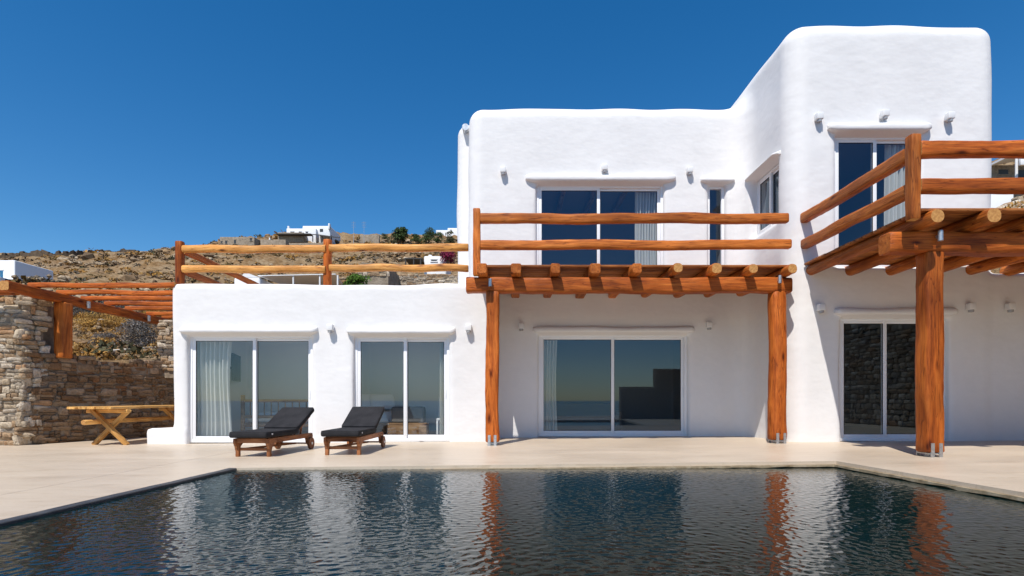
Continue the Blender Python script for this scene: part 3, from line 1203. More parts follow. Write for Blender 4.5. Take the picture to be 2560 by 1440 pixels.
def spot(b, x, y, z):
    mb = MB()
    mb.cyl((x, y - 0.07, z + 0.075), (x, y - 0.07, z - 0.075), 0.036, 0.036, 14)
    mb.box(x - .012, x + .012, y - .05, y + .02, z - .02, z + .02)
    add('spotlight', mb.mesh('spotlight', True, 35), M['steel'], b)


BF = 10.80
b1 = balcony('timber balcony on two posts in front of the main block',
             [PX(p, 10.50) for p in (1205, 1290, 1388, 1488, 1588, 1688, 1787, 1878)] + [5.42], MAIN_Y, BF,
             (PX(1166, BF), PX(1974, BF)), 3.035, 0.30, 0.27, 3.435, 0.20, 0.42, (-0.62, 5.60), BF - 0.17,
             [((PX(1196, 10.62), 10.62, PZ(547, 10.62)), (PX(1968, 10.62), 10.62, PZ(546, 10.62)), 0.15, 0.19, 'wood'),
              ((PX(1196, 10.62), 10.62, PZ(613, 10.62)), (PX(1975, 10.62), 10.62, PZ(612, 10.62)), 0.15, 0.18, 'wood')],
             [(PX(1231, BF), BF, gz(-0.4), 3.05, 0.265, 'wood_red', 6, True),
              (PX(1943, BF), BF, gz(5.3), 3.05, 0.32, 'wood_red', 2.5, True),
              (PX(1192, 10.58), 10.60, 3.34, PZ(522, 10.58), 0.145, 'wood', 7, False)],
             powers=(7, 7, 6, 7, 5, 2.6, 2.8, 2.3, 2.3))
spot(b1, PX(1226, BF - .15), BF - 0.14, PZ(708, BF - .15))
spot(b1, PX(1946, BF - .15), BF - 0.14, PZ(700, BF - .15))

B2F = 8.17
RF = 7.78      # railing line
xl = PX(2010, TOW_Y)
zr1, zr2 = PZ(375, RF), PZ(466, RF)
b2 = balcony('timber balcony with corner railing post in front of the tower',
             [6.05, 6.85, 7.66, 8.47, 9.28, 10.1], TOW_Y, B2F,
             (PX(2228, B2F - .15), 11.4), 3.10, 0.31, 0.30, 3.525, 0.215, 0.52, (xl - 0.02, 11.3), RF - 0.02,
             [((xl - 0.10, RF + 0.06, zr1 - .02), (xl + 0.02, TOW_Y + 0.08, PZ(545, TOW_Y)), 0.16, 0.20, 'wood'),
              ((xl - 0.10, RF + 0.06, zr2 - .02), (xl + 0.02, TOW_Y + 0.08, PZ(610, TOW_Y)), 0.16, 0.19, 'wood'),
              ((xl - 0.06, RF, zr1), (11.4, RF, zr1 + 0.02), 0.17, 0.22, 'wood_red'),
              ((xl - 0.06, RF, zr2), (11.4, RF, zr2), 0.17, 0.20, 'wood_red')],
             [(6.315, B2F, gz(6.3), 3.12, 0.275, 'wood_red', 6, True),
              (xl - 0.12, RF + 0.02, 3.50, PZ(338, RF), 0.145, 'wood', 8, False)],
             powers=(2.1, 2.3, 2.2))
spot(b2, PX(2344, B2F - .17), B2F - 0.155, PZ(592, B2F - .17))

# terrace railing on the wing roof
RY = 11.84
rr = add('roof_railing', None, None, VIL, Matrix.Translation((-4.2, RY, 3.4)), label='honey-coloured log railing on the roof of the low wing')
for px, w, top in ((450, 0.165, 604), (819, 0.17, 600)):
    timber('post', (PX(px, RY), RY, 3.33), (PX(px, RY), RY, PZ(top, RY)), w, w, 'wood_red', rr, 3, 0.004, 0, 0.04, up=(0, 1, 0))
for a, b_, y_ in ((458, 815, 625), (824, 1171, 622)):
    timber('rail', (PX(a, RY - .06), RY - 0.06, PZ(y_, RY)), (PX(b_, RY - .06), RY - 0.06, PZ(y_ - 1, RY)), 0.13, 0.165, 'wood_honey', rr, 3.2, 0.012, 0, 0.05)
    timber('rail', (PX(a, RY - .06), RY - 0.06, PZ(y_ + 50, RY)), (PX(b_, RY - .06), RY - 0.06, PZ(y_ + 50, RY)), 0.13, 0.155, 'wood_honey', rr, 3.2, 0.012, 0, 0.05)
xs_ = PX(455, RY) + 0.03
for zc in (PZ(625, RY) - 0.02, PZ(675, RY) - 0.02):
    timber('rail', (xs_, RY, zc), (xs_, 17.6, zc - 0.05), 0.12, 0.14, 'wood_red', rr, 3.2, 0.01, 0, 0.05)
timber('post', (xs_, 17.6, 3.33), (xs_, 17.6, 4.45), 0.16, 0.16, 'wood_red', rr, 3, 0.004, 0, 0.04, up=(0, 1, 0))


# ------------------------------------------------------------------ stone walls
def stone_variants(n=10, mat='stone'):
    out = []
    for i in range(n):
        r = np.random.default_rng(900 + i)
        v, f = rounded_box(1, 1, 1, 0.17, 1)
        v = v * (1 + r.normal(0, 0.075, v.shape))
        v[:, 0] += 0.16 * v[:, 2] * r.uniform(-1, 1)
        v[:, 2] += 0.14 * v[:, 0] * r.uniform(-1, 1)
        me = mesh_np('stone', v, f, True, 50)
        me.materials.append(M[mat])
        out.append(me)
    return out


STONES = stone_variants()
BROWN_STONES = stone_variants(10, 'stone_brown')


def lay_stones(parent, A, B, z0, ztop, nrm, sw=0.26, sh=0.13, depth=0.16, r=None, limit=300, pool=None):
    """random rubble courses on the face from A to B (xy), z0 up to ztop(s)"""
    r = r or random.Random(5)
    A, B = Vector((A[0], A[1], 0)), Vector((B[0], B[1], 0))
    L = (B - A).length
    u = (B - A).normalized()
    n = Vector((nrm[0], nrm[1], 0)).normalized()
    # fill by packing rows whose heights wander
    z = z0
    cnt = 0
    extra = []
    while True:
        h = sh * r.choice((0.6, 0.8, 1.0, 1.3, 1.7))
        s = r.uniform(-0.12, 0)
        done = True
        while s < L:
            w = sw * r.choice((0.45, 0.6, 0.8, 1.0, 1.15, 1.5, 1.9))
            c = s + w / 2
            top = ztop(min(max(c, 0), L))
            zz = z + r.uniform(-0.015, 0.015)
            if zz + h * 0.45 < top and c < L + 0.02 and c > -0.02:
                done = False
                parts = [(zz, h)]
                if h > sh * 1.15 and r.random() < 0.5:
                    q = r.uniform(0.4, 0.6)
                    parts = [(zz, h * q), (zz + h * q, h * (1 - q))]
                for (za, hh) in parts:
                    p = A + u * c + n * (r.uniform(-0.035, 0.02) - depth * 0.38)
                    R = Matrix((u, n, Vector((0, 0, 1)))).transposed().to_4x4()
                    W = Matrix.Translation((p.x, p.y, za + hh / 2)) @ R @ Matrix.Rotation(r.uniform(-.07, .07), 4, 'Y') @ Matrix.Rotation(r.uniform(-.1, .1), 4, 'Z') \
                        @ Matrix.Diagonal((w * 0.97 * r.choice((1, -1)), depth, hh * 0.96, 1))
                    me_ = r.choice(pool or STONES)
                    if cnt < limit:
                        add('stone', me_, None, parent, W)
                    else:
                        extra.append((me_, W))
                    cnt += 1
            s += w
        z += h * 0.97
        if done and z > z0 + 0.3:
            break
    if extra:
        mb = MB()
        for me_, W in extra:
            mb.add([W @ v.co for v in me_.vertices], [tuple(p.vertices) for p in me_.polygons])
        add('upper_stonework', fix_normals(mb.mesh('upper_stonework', True, 50)), M['stone_brown_mass'], parent, None, kind='stuff')
    return cnt


def build_stone_walls():
    r = random.Random(42)
    d = Vector((WALL_D[0], WALL_D[1], 0)).normalized()
    nr = Vector((d.y, -d.x, 0))
    A = Vector((WALL_A[0], WALL_A[1], 0))
    E = A + d * 5.2
    # long garden wall
    w = thing('garden_wall', 'shaded rubble stone wall behind the picnic table', 'wall', (A.x, A.y, gz(A.x)))
    mb = MB()
    top = 1.90

    def seg(a, b, off, th, z0, z1):
        q = [a - nr * off, b - nr * off, b - nr * (off + th), a - nr * (off + th)]
        n = 4
        vs = [(p.x, p.y, z0) for p in q] + [(p.x, p.y, z1) for p in q]
        return vs, [(3, 2, 1, 0), (4, 5, 6, 7), (0, 1, 5, 4), (1, 2, 6, 5), (2, 3, 7, 6), (3, 0, 4, 7)]
    mb.add(*seg(A, E, 0.015, 0.5, -0.3, top - 0.12))
    add('core', fix_normals(mb.mesh('core', False)), M['mortar'], w)
    a2, b2_ = A + d * 0.2, A + d * 3.5
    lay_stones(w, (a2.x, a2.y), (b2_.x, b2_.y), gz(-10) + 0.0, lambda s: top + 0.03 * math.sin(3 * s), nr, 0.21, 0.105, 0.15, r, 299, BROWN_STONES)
    # tall pier
    p = thing('stone_pier', 'tall sunlit rubble stone pier at the left end of the garden wall', 'pier', (A.x - 0.3, A.y, gz(A.x)))
    mb = MB()
    mb.add(*seg(A + d * 0.10, A + d * 0.42, 0.06, 0.8, -0.3, 3.075))
    add('core', fix_normals(mb.mesh('core', False)), M['mortar'], p)
    mb2 = MB()
    mb2.box(A.x - 1.3, A.x - 0.05, A.y + 0.015, A.y + 0.9, -0.3, 3.06)
    add('core', mb2.mesh('core', False), M['mortar'], p)
    lay_stones(p, (A.x - 1.3, A.y), (A.x, A.y), gz(-10.6), lambda s: 3.14, (0, -1), 0.19, 0.105, 0.15, r, 260)
    e = A + d * 0.44
    lay_stones(p, (A.x, A.y), (e.x, e.y), gz(-10.6), lambda s: 3.12, nr, 0.20, 0.135, 0.15, r, 80)
    # small pier that carries the far end of the pergola
    s = thing('stone_pier', 'small rubble stone pier on the garden wall against the low wing', 'pier', (-9.4, 14.6, 1.85))
    x0, x1, y0 = PX(397, 14.6), PX(434, 14.6), 14.6
    mb = MB()
    mb.box(x0 + .03, x1 - .03, y0 + .05, y0 + .5, 1.5, 3.05)
    add('core', mb.mesh('core', False), M['mortar'], s)
    lay_stones(s, (x0, y0), (x1 + .05, y0), 1.70, lambda q: 3.08, (0, -1), 0.17, 0.10, 0.12, r, 60)
    # low wall with a pale cap on the slope behind
    a, b = Vector((PX(196, 16.5), 16.5, 0)), Vector((PX(420, 19.5), 19.5, 0))
    cw = thing('terrace_wall', 'low dry-stone wall with a pale cap on the slope behind the pergola', 'wall', (a.x, a.y, 2.0))
    za, zb = PZ(884, 16.5), PZ(866, 19.5)
    n = 14
    for i in range(n):
        t0, t1 = i / n, (i + 0.97) / n
        p0, p1 = a.lerp(b, t0), a.lerp(b, t1)
        z = za + (zb - za) * t0
        mb = MB()
        mb.bbox(0, (p1 - p0).length, -.2, .2, -.05, .03 + r.uniform(-.01, .02), 0.015, 1)
        add('cap_stone', mb.mesh('cap_stone', True, 40), M['cap'], cw, axis_matrix((p0.x, p0.y, z), (p1.x, p1.y, z + (zb - za) / n)))
    dd = (b - a).normalized()
    mb = MB()
    q = [(a.x, a.y), (b.x, b.y), (b.x - .1, b.y + .3), (a.x - .1, a.y + .3)]
    vs = [(x, y, z) for (x, y), z in zip(q, (1.0, 1.0, 1.0, 1.0))] + [(x, y, z) for (x, y), z in zip(q, (za - .06, zb - .06, zb - .06, za - .06))]
    mb.add(vs, [(3, 2, 1, 0), (4, 5, 6, 7), (0, 1, 5, 4), (1, 2, 6, 5), (2, 3, 7, 6), (3, 0, 4, 7)])
    add('core', fix_normals(mb.mesh('core', False)), M['mortar'], cw)
    lay_stones(cw, (a.x, a.y), (b.x, b.y), 1.2, lambda q_: za + (zb - za) * q_ / (b - a).length - 0.06, (dd.y, -dd.x), 0.28, 0.13, 0.12, r, 120)


g = G('pale_stone', 0.85)
_a = g.noise(g.coord('Object'), 4, 5)
g.color(g.ramp(_a, [(0.3, (0.42, 0.37, 0.30)), (0.7, (0.60, 0.55, 0.47))]))
g.bump(_a, 0.5, 0.03)
M['cap'] = g.m
build_stone_walls()


# walls on the seaward side of the terrace, seen mirrored in the doors
def block_wall(name, label, segs, mat='stone_mass', seed=3):
    r = np.random.default_rng(seed)
    base, bf = rounded_box(1, 1, 1, 0.25, 1)
    w = thing(name, label, 'wall', (segs[0][0], segs[0][1], 0))
    mb = MB()
    V, Fs, off = [], [], 0
    for (x0, y0, x1, y1, h, th) in segs:
        d = Vector((x1 - x0, y1 - y0, 0))
        L = d.length
        d.normalize()
        n = Vector((-d.y, d.x, 0))
        q = [Vector((x0, y0, 0)), Vector((x1, y1, 0)), Vector((x1, y1, 0)) - n * th, Vector((x0, y0, 0)) - n * th]
        q[0] -= n * .08
        q[1] -= n * .08
        vs = [(p.x, p.y, -.3) for p in q] + [(p.x, p.y, h - .05) for p in q]
        mb.add(vs, [(3, 2, 1, 0), (4, 5, 6, 7), (0, 1, 5, 4), (1, 2, 6, 5), (2, 3, 7, 6), (3, 0, 4, 7)])
        z = 0.0
        while z < h:
            hh = r.uniform(0.09, 0.2)
            s = 0.0
            while s < L:
                ww = min(r.uniform(0.14, 0.42), L - s + 0.01)
                c = Vector((x0, y0, 0)) + d * (s + ww / 2) - n * (0.05 + r.uniform(0, .05))
                v = base * (1 + r.normal(0, .06, base.shape)) * np.array([ww * .96, .16, hh * .95])
                R = np.array([[d.x, n.x, 0], [d.y, n.y, 0], [0, 0, 1]])
                v = v @ R.T + np.array([c.x, c.y, z + hh / 2])
                V.append(v)
                Fs += [tuple(i + off for i in f) for f in bf]
                off += len(v)
                s += ww
            z += hh
    add('core', fix_normals(mb.mesh('core', False)), M['mortar'], w)
    add('stonework', mesh_np('stonework', np.concatenate(V), Fs, True, 50), M[mat], w, None, kind='stuff')
    return w


block_wall('boundary_wall', 'high rubble stone wall on the right edge of the terrace, mirrored in the tower door',
           [(11.75, -0.8, 11.75, 10.88, 4.0, 0.6)])
block_wall('stepped_wall', 'stepped rubble stone wall beyond the pool, mirrored in the living-room door',
           [(6.6, 0.9, 5.0, 0.9, 1.45, 0.5), (11.7, 0.85, 6.6, 0.85, 2.35, 0.6)], seed=9)


# ------------------------------------------------------------------ pergola
def build_pergola():
    p = thing('pergola', 'reddish timber pergola between the stone pier and the low wing', 'pergola', (-10.24, 12.3, 1.9))
    bx = -10.30
    timber('beam', (bx, 10.95, 3.22), (bx, 16.4, 3.20), 0.20, 0.21, 'wood_red', p, 6, 0.006, 0, 0.03)
    timber('beam', (-11.6, 11.35, 3.20), (bx - 0.05, 11.30, 3.20), 0.18, 0.20, 'wood_red', p, 4, 0.006, 0, 0.03)
    timber('post', (bx + 0.02, 12.37, 1.86), (bx + 0.02, 12.37, 3.12), 0.27, 0.27, 'wood', p, 6, 0.004, -0.06, 0.03, up=(0, 1, 0))
    for i, y in enumerate((11.72, 12.45, 13.15, 13.9, 14.65, 15.5, 16.2)):
        timber('rafter', (bx - 0.18, y, 3.385), (-7.30, y, 3.365 + (0.03 if i == 0 else 0)), 0.095, 0.105, 'wood_red', p, 5, 0.010, 0, 0.05)
    for y in (12.95, 15.1):
        mb = MB()
        mb.cyl((bx + .15, y, 3.26), (bx + .15, y, 3.10), 0.04, 0.04, 12)
        mb.box(bx + .08, bx + .15, y - .015, y + .015, 3.16, 3.22)
        add('spotlight', mb.mesh('spotlight', True, 35), M['steel'], p)


build_pergola()


# ------------------------------------------------------------------ picnic table
def build_table():
    x0, x1 = PX(168, 11.2), PX(281, 11.2)
    xc, w = (x0 + x1) / 2, x1 - x0
    g0 = gz(xc)
    t = thing('picnic_table', 'pale pine picnic table with crossed legs under the pergola', 'table', (xc, 12.2, g0))
    n = 5
    for i in range(n):
        a = x0 + w * i / n
        o_ = rnd.uniform(-.03, .03)
        timber('plank', (a + w / n / 2, 11.2 + o_, g0 + .80), (a + w / n / 2, 14.4 + o_, g0 + .81), w / n - .012, 0.052, 'wood_table', t, 9, 0.001, 0, 0.01, end='wood_table')
    for y in (11.62, 14.0):
        for s in (-1, 1):
            yy = y + (0.055 if s > 0 else -0.055)
            timber('leg', (xc - s * .40 + .12, yy, g0 - 0.0), (xc + s * .36 + .12, yy, g0 + .76), 0.085, 0.10, 'wood_table', t, 8, 0.002, 0, 0.02, up=(0, 1, 0), end='wood_table')
        timber('crossbar', (xc - .38, y, g0 + .725), (xc + .50, y, g0 + .725), 0.08, 0.08, 'wood_table', t, 7, 0.002, 0, 0.02, end='wood_table')
    timber('stretcher', (xc - .10, 11.15, g0 + .50), (xc - .10, 14.3, g0 + .50), 0.10, 0.10, 'wood_table', t, 2.3, 0.004, 0, 0.03)


build_table()


# ------------------------------------------------------------------ loungers
def make_lounger(label, loc, rz):
    root = thing('sun_lounger', label, 'sun lounger', loc, rz, None, 'sun loungers on the terrace')
    W = WM[root.name]

    def part(name, me, mat, parent=root):
        return add(name, me, mat, parent, W)

    def bar(name, p0, p1, w, h, up=(0, 0, 1), parent=root, power=8, mat='teak'):
        _seed[0] += 1
        L = (Vector(p1) - Vector(p0)).length
        return add(name, log_mesh(L, w, h, power, 0.0, _seed[0], 0, 0.004, step=0.3), [M[mat], M[mat]], parent, W @ axis_matrix(p0, p1, up))
    for s in (-1, 1):
        bar('side_rail', (s * .275, -.07, .262), (s * .275, 1.50, .262), .035, .085)
        bar('leg', (s * .268, 0, 0), (s * .262, 0, .25), .06, .06, (0, 1, 0))
        # scrolled shoulder between rail and leg
        pts = [(-.09, .30), (.24, .30), (.23, .235), (.13, .215), (.055, .16), (.03, .10), (-.03, .10), (-.055, .17), (-.095, .23)]
        mb = MB()
        mb.prism(pts, 0, s * .275 - .021, s * .275 + .021)
        part('shoulder', fix_normals(mb.mesh('shoulder', True, 30)), M['teak'])
        pts = [(1.28, .235), (1.52, .30), (1.545, .235), (1.49, .175), (1.44, .10), (1.38, .085), (1.33, .12), (1.30, .18)]
        mb = MB()
        mb.prism(pts, 0, s * .278 - .02, s * .278 + .02)
        part('wheel_bracket', fix_normals(mb.mesh('wheel_bracket', True, 30)), M['teak'])
        mb = MB()
        mb.cyl((s * .305, 1.40, .112), (s * .345, 1.40, .112), .112, .112, 28)
        wh = part('wheel', mb.mesh('wheel', True, 35), M['teak'])
        mb = MB()
        mb.cyl((s * .30, 1.40, .112), (s * .352, 1.40, .112), .028, .028, 14)
        part('hub', mb.mesh('hub', True, 35), M['steel'], wh)
    bar('cross_rail', (-.26, -.05, .265), (.26, -.05, .265), .035, .075)
    bar('stretcher', (-.26, .02, .12), (.26, .02, .12), .03, .05)
    bar('cross_rail', (-.26, .80, .255), (.26, .80, .255), .035, .06)
    bar('axle', (-.30, 1.40, .112), (.30, 1.40, .112), .028, .028, power=2)
    bar('stretcher', (-.26, .05, .115), (.05, 1.36, .115), .03, .035)
    for i in range(9):
        y = .03 + i * .095
        bar('slat', (-.26, y, .307), (.26, y, .307), .065, .018)
    a = math.radians(27)
    hy, hz = .90, .315
    for s in (-1, 1):
        bar('back_frame', (s * .24, hy, hz), (s * .24, hy + .70 * math.cos(a), hz + .70 * math.sin(a)), .035, .045)
    for i in range(6):
        q = .08 + i * .11
        bar('slat', (-.24, hy + q * math.cos(a), hz + q * math.sin(a) + .028), (.24, hy + q * math.cos(a), hz + q * math.sin(a) + .028), .07, .018, (0, -math.sin(a), math.cos(a)))
    bar('prop', (-.18, 1.25, .24), (-.18, hy + .50 * math.cos(a), hz + .50 * math.sin(a)), .03, .03)
    bar('prop', (.18, 1.25, .24), (.18, hy + .50 * math.cos(a), hz + .50 * math.sin(a)), .03, .03)

    def pad(name, L, th, Wl, parent):
        v, f = rounded_box(.64, L, th, .035, 3)
        # denser top for a soft crown
        nx, ny = 14, 20
        X, Y = np.meshgrid(np.linspace(-1, 1, nx), np.linspace(-1, 1, ny))
        v = v.copy()
        v[:, 2] += np.where(v[:, 2] > 0, 0.012, 0) * (1 - (v[:, 0] / .32) ** 2)
        me = mesh_np(name, v, f, True, 60)
        o = add(name, me, M['canvas'], parent, W @ Wl)
        # piping round the top edge
        mb = MB()
        hx, hy_ = .31, L / 2 - .01
        ring = []
        for (cx, cy, a0) in ((hx - .03, hy_ - .03, 0), (-hx + .03, hy_ - .03, 90), (-hx + .03, -hy_ + .03, 180), (hx - .03, -hy_ + .03, 270)):
            for k in range(4):
                t = math.radians(a0 + k * 30)
                ring.append(Vector((cx + .03 * math.cos(t), cy + .03 * math.sin(t), th / 2 - .008)))
        for k in range(len(ring)):
            mb.cyl(ring[k], ring[(k + 1) % len(ring)], .006, .006, 6)
        add('piping', mb.mesh('piping', True, 60), M['canvas'], o, W @ Wl)
        return o
    c = pad('cushion', 1.14, .10, Matrix.Translation((0, .385, .366)), root)
    Wb = Matrix.Translation((0, hy + .02, hz + .055)) @ Matrix.Rotation(a, 4, 'X') @ Matrix.Translation((0, .37, .045))
    pad('back_cushion', .78, .095, Wb, root)
    mb = MB()
    mb.box(.318, .3235, -.02, .02, .36, .385)
    part('care_tag', mb.mesh('care_tag', False), M['linen'])
    return root


make_lounger('teak sun lounger with black cushion in front of the curtained door, nearer the stone wall', (-4.25, 8.88, gz(-4.25)), math.radians(-4.5))
make_lounger('teak sun lounger with black cushion between the two wing doors, nearer the timber post', (-2.83, 9.05, gz(-2.83)), math.radians(-0.5))


# ------------------------------------------------------------------ rooms
def curtain(label, x0, x1, y, z0, z1, folds, seed, swell=0.0):
    r = np.random.default_rng(seed)
    nx, nz = max(40, folds * 10), 16
    V = []
    for j in range(nz):
        t = j / (nz - 1)
        pull = swell * math.sin(math.pi * min(1, t * 1.1)) * (1 - t)
        for i in range(nx):
            s = i / (nx - 1)
            x = x0 + (x1 - x0) * s * (1 - 0.12 * math.sin(math.pi * t) * 0.8) + pull
            ph = s * folds * 2 * math.pi + 0.5 * math.sin(3 * t + s * 5)
            V.append((x, y + 0.055 * math.sin(ph) * (0.8 + 0.2 * t) + 0.02 * math.sin(ph * 0.37 + 1) + 0.03 * (1 - t), z0 + (z1 - z0) * t))
    fs = [(j * nx + i, j * nx + i + 1, (j + 1) * nx + i + 1, (j + 1) * nx + i) for j in range(nz - 1) for i in range(nx - 1)]
    add('curtain', mesh_np('curtain', V, fs, True, 180), M['curtain'], None, None, label=label, category='curtain', group='curtains behind the glass doors')


def build_rooms():
    curtain('long pale curtain behind the leftmost door of the low wing', -7.06, -6.22, 11.985, 0.04, 2.28, 8, 1, 0.05)
    curtain('pale curtain at the right side of the upper balcony door', PX(1588, 13.2), PX(1655, 13.2), 13.20, 3.58, 6.05, 9, 2)
    curtain('pale curtain at the left side of the living-room door', PX(1354, 13.2), PX(1394, 13.2), 13.20, 0.06, 2.44, 5, 3)
    curtain('pale curtain behind the tower balcony door', PX(2215, 11.22), PX(2298, 11.22), 11.22, 3.62, 6.25, 8, 4)
    curtain('narrow pale curtain at the right edge of the second wing door', PX(1098, 11.97), PX(1116, 11.97), 11.98, 0.04, 2.28, 4, 6)
    for i in range(7):
        x = -0.3 + i * 0.85
        timber('ceiling_beam', (x, 13.4, 6.62), (x, 17.1, 6.62), 0.14, 0.16, 'indoor_wood', VIL, 4, 0.004, 0, 0.03)
    # television on the left wall of the first room
    tv = thing('television', 'flat black television on the wall behind the leftmost door', 'television', (-7.05, 13.6, 1.7))
    W = Matrix.Translation((-6.90, 13.45, 1.70)) @ Matrix.Rotation(math.radians(-72), 4, 'Z')
    mb = MB()
    mb.bbox(-.52, .52, .0, .05, -.33, .33, .01, 1)
    add('casing', mb.mesh('casing', True, 30), M['rubber'], tv, W)
    mb = MB()
    mb.box(-.50, .50, -.004, 0.002, -.31, .31)
    add('screen', mb.mesh('screen', False), M['screen'], tv, W)
    mb = MB()
    mb.cyl((-7.13, 13.5, 1.7), (-6.90, 13.47, 1.7), .03, .03, 10)
    add('bracket', mb.mesh('bracket', True), M['rubber'], tv)
    # slatted bed
    bd = thing('bed', 'wooden bed with slatted footboard behind the leftmost door', 'bed', (-5.6, 13.6, 0.02))
    mb = MB()
    mb.bbox(-6.45, -4.75, 13.0, 14.4, .25, .36, .01, 1)
    add('base', mb.mesh('base', True, 30), M['indoor_wood'], bd)
    mb = MB()
    mb.bbox(-6.42, -4.78, 13.05, 14.4, .362, .60, .06, 3)
    add('mattress', mb.mesh('mattress', True, 60), M['linen'], bd)
    for x in (-6.46, -4.76):
        mb = MB()
        mb.bbox(x - .04, x + .04, 12.92, 13.0, .02, 1.02, .01, 1)
        add('leg', mb.mesh('leg', True, 30), M['indoor_wood'], bd)
    for z in (.88, .50, .30):
        mb = MB()
        mb.bbox(-6.42, -4.80, 12.935, 12.985, z - .035, z + .035, .006, 1)
        add('rail', mb.mesh('rail', True, 30), M['indoor_wood'], bd)
    for i in range(9):
        x = -6.28 + i * .168
        mb = MB()
        mb.bbox(x - .012, x + .012, 12.95, 12.975, .53, .85, .004, 1)
        add('slat', mb.mesh('slat', True, 30), M['indoor_wood'], bd)
    # second bedroom
    bd = thing('bed', 'white bed with plump pillows behind the second wing door', 'bed', (-3.2, 13.9, 0.02))
    mb = MB()
    mb.bbox(-3.8, -2.3, 13.1, 14.4, .1, .34, .02, 1)
    add('base', mb.mesh('base', True, 30), M['indoor_wood'], bd)
    mb = MB()
    mb.bbox(-3.79, -2.3, 13.12, 14.4, .342, .62, .07, 3)
    add('mattress', mb.mesh('mattress', True, 60), M['linen'], bd)
    for (x, y, rx) in ((-3.55, 13.4, 60), (-3.22, 13.45, 55), (-3.5, 14.1, 60)):
        v, f = rounded_box(.62, .44, .17, .084, 4)
        v = v.copy()
        v[:, 2] *= 1 - 0.55 * (np.abs(v[:, 0]) / .31) ** 4
        W = Matrix.Translation((x, y, .85)) @ Matrix.Rotation(math.radians(25), 4, 'Z') @ Matrix.Rotation(math.radians(rx), 4, 'X')
        add('pillow', mesh_np('pillow', v, f, True, 180), M['linen'], bd, W)
    ch = thing('trunk_bench', 'wooden blanket chest behind the second wing door', 'chest', (-2.35, 12.9, 0.02))
    mb = MB()
    mb.bbox(-2.95, -2.0, 12.72, 13.05, .04, .36, .02, 1)
    add('body', mb.mesh('body', True, 30), M['indoor_wood'], ch)
    mb = MB()
    mb.bbox(-2.85, -2.08, 12.72, 13.05, .362, .74, .05, 3)
    add('cushion', mb.mesh('cushion', True, 60), M['grey_fabric'], ch)
    wc = thing('chair', 'white chair at the right side of the second wing door', 'chair', (-1.55, 12.9, 0.02))
    for (x0, x1, y0, y1, z0, z1, nm) in ((-1.78, -1.36, 12.7, 13.1, .42, .47, 'seat'), (-1.78, -1.36, 13.06, 13.1, .47, .95, 'backrest')):
        mb = MB()
        mb.bbox(x0, x1, y0, y1, z0, z1, .015, 2)
        add(nm, mb.mesh(nm, True, 40), M['linen'], wc)
    for x in (-1.76, -1.38):
        for y in (12.72, 13.08):
            mb = MB()
            mb.bbox(x - .018, x + .018, y - .018, y + .018, .02, .42, .004, 1)
            add('leg', mb.mesh('leg', True, 40), M['linen'], wc)
    # living room sofa
    sf = thing('sofa', 'low dark sofa inside the living room', 'sofa', (1.9, 15.4, 0.04))
    for (x0, x1, y0, y1, z0, z1, nm) in ((.9, 2.9, 15.0, 15.9, .06, .40, 'base'), (.9, 2.9, 15.7, 15.95, .40, .80, 'backrest'), (.75, .93, 15.0, 15.95, .06, .6, 'armrest'), (2.87, 3.05, 15.0, 15.95, .06, .6, 'armrest')):
        mb = MB()
        mb.bbox(x0, x1, y0, y1, z0, z1, .05, 3)
        add(nm, mb.mesh(nm, True, 50), M['grey_fabric'], sf)


build_rooms()


# ------------------------------------------------------------------ hillside rocks and scrub
def ico():
    p = (1 + 5 ** .5) / 2
    v = np.array([(-1, p, 0), (1, p, 0), (-1, -p, 0), (1, -p, 0), (0, -1, p), (0, 1, p), (0, -1, -p), (0, 1, -p), (p, 0, -1), (p, 0, 1), (-p, 0, -1), (-p, 0, 1)])
    v = v / np.linalg.norm(v[0])
    f = np.array([(0, 11, 5), (0, 5, 1), (0, 1, 7), (0, 7, 10), (0, 10, 11), (1, 5, 9), (5, 11, 4), (11, 10, 2), (10, 7, 6), (7, 1, 8), (3, 9, 4), (3, 4, 2), (3, 2, 6), (3, 6, 8), (3, 8, 9),
                  (4, 9, 5), (2, 4, 11), (6, 2, 10), (8, 6, 7), (9, 8, 1)])
    return v, f


def tint_mesh(me, cols):
    at = me.color_attributes.new('tint', 'FLOAT_COLOR', 'POINT')
    c = np.ones((len(cols), 4), np.float32)
    c[:, :3] = cols
    at.data.foreach_set('color', c.ravel())


def scatter_rocks(name, P, size, cols, flat=0.6, seed=1):
    r = np.random.default_rng(seed)
    v, f = ico()
    n = len(P)
    S = size[:, None, None] * np.stack([r.uniform(.7, 1.5, n), r.uniform(.7, 1.3, n), flat * r.uniform(.6, 1.3, n)], -1)[:, None, :]
    V = v[None] * (1 + r.normal(0, .17, (n, 12, 3))) * S
    a = r.uniform(0, 6.28, n)
    ca, sa = np.cos(a)[:, None], np.sin(a)[:, None]
    X = V[..., 0] * ca - V[..., 1] * sa
    Y = V[..., 0] * sa + V[..., 1] * ca
    V = np.stack([X, Y, V[..., 2]], -1) + P[:, None, :]
    Fc = (f[None] + (np.arange(n) * 12)[:, None, None]).reshape(-1, 3)
    me = mesh_np(name, V.reshape(-1, 3), Fc, False)
    tint_mesh(me, np.repeat(cols, 12, 0))
    return add(name, me, M['tinted'], None, None, kind='stuff', label={'hillside_rocks': 'pale weathered rocks strewn over the dry hillside', 'terrace_rubble': 'broken dry-stone terrace lines across the hillside'}[name], category='rocks')


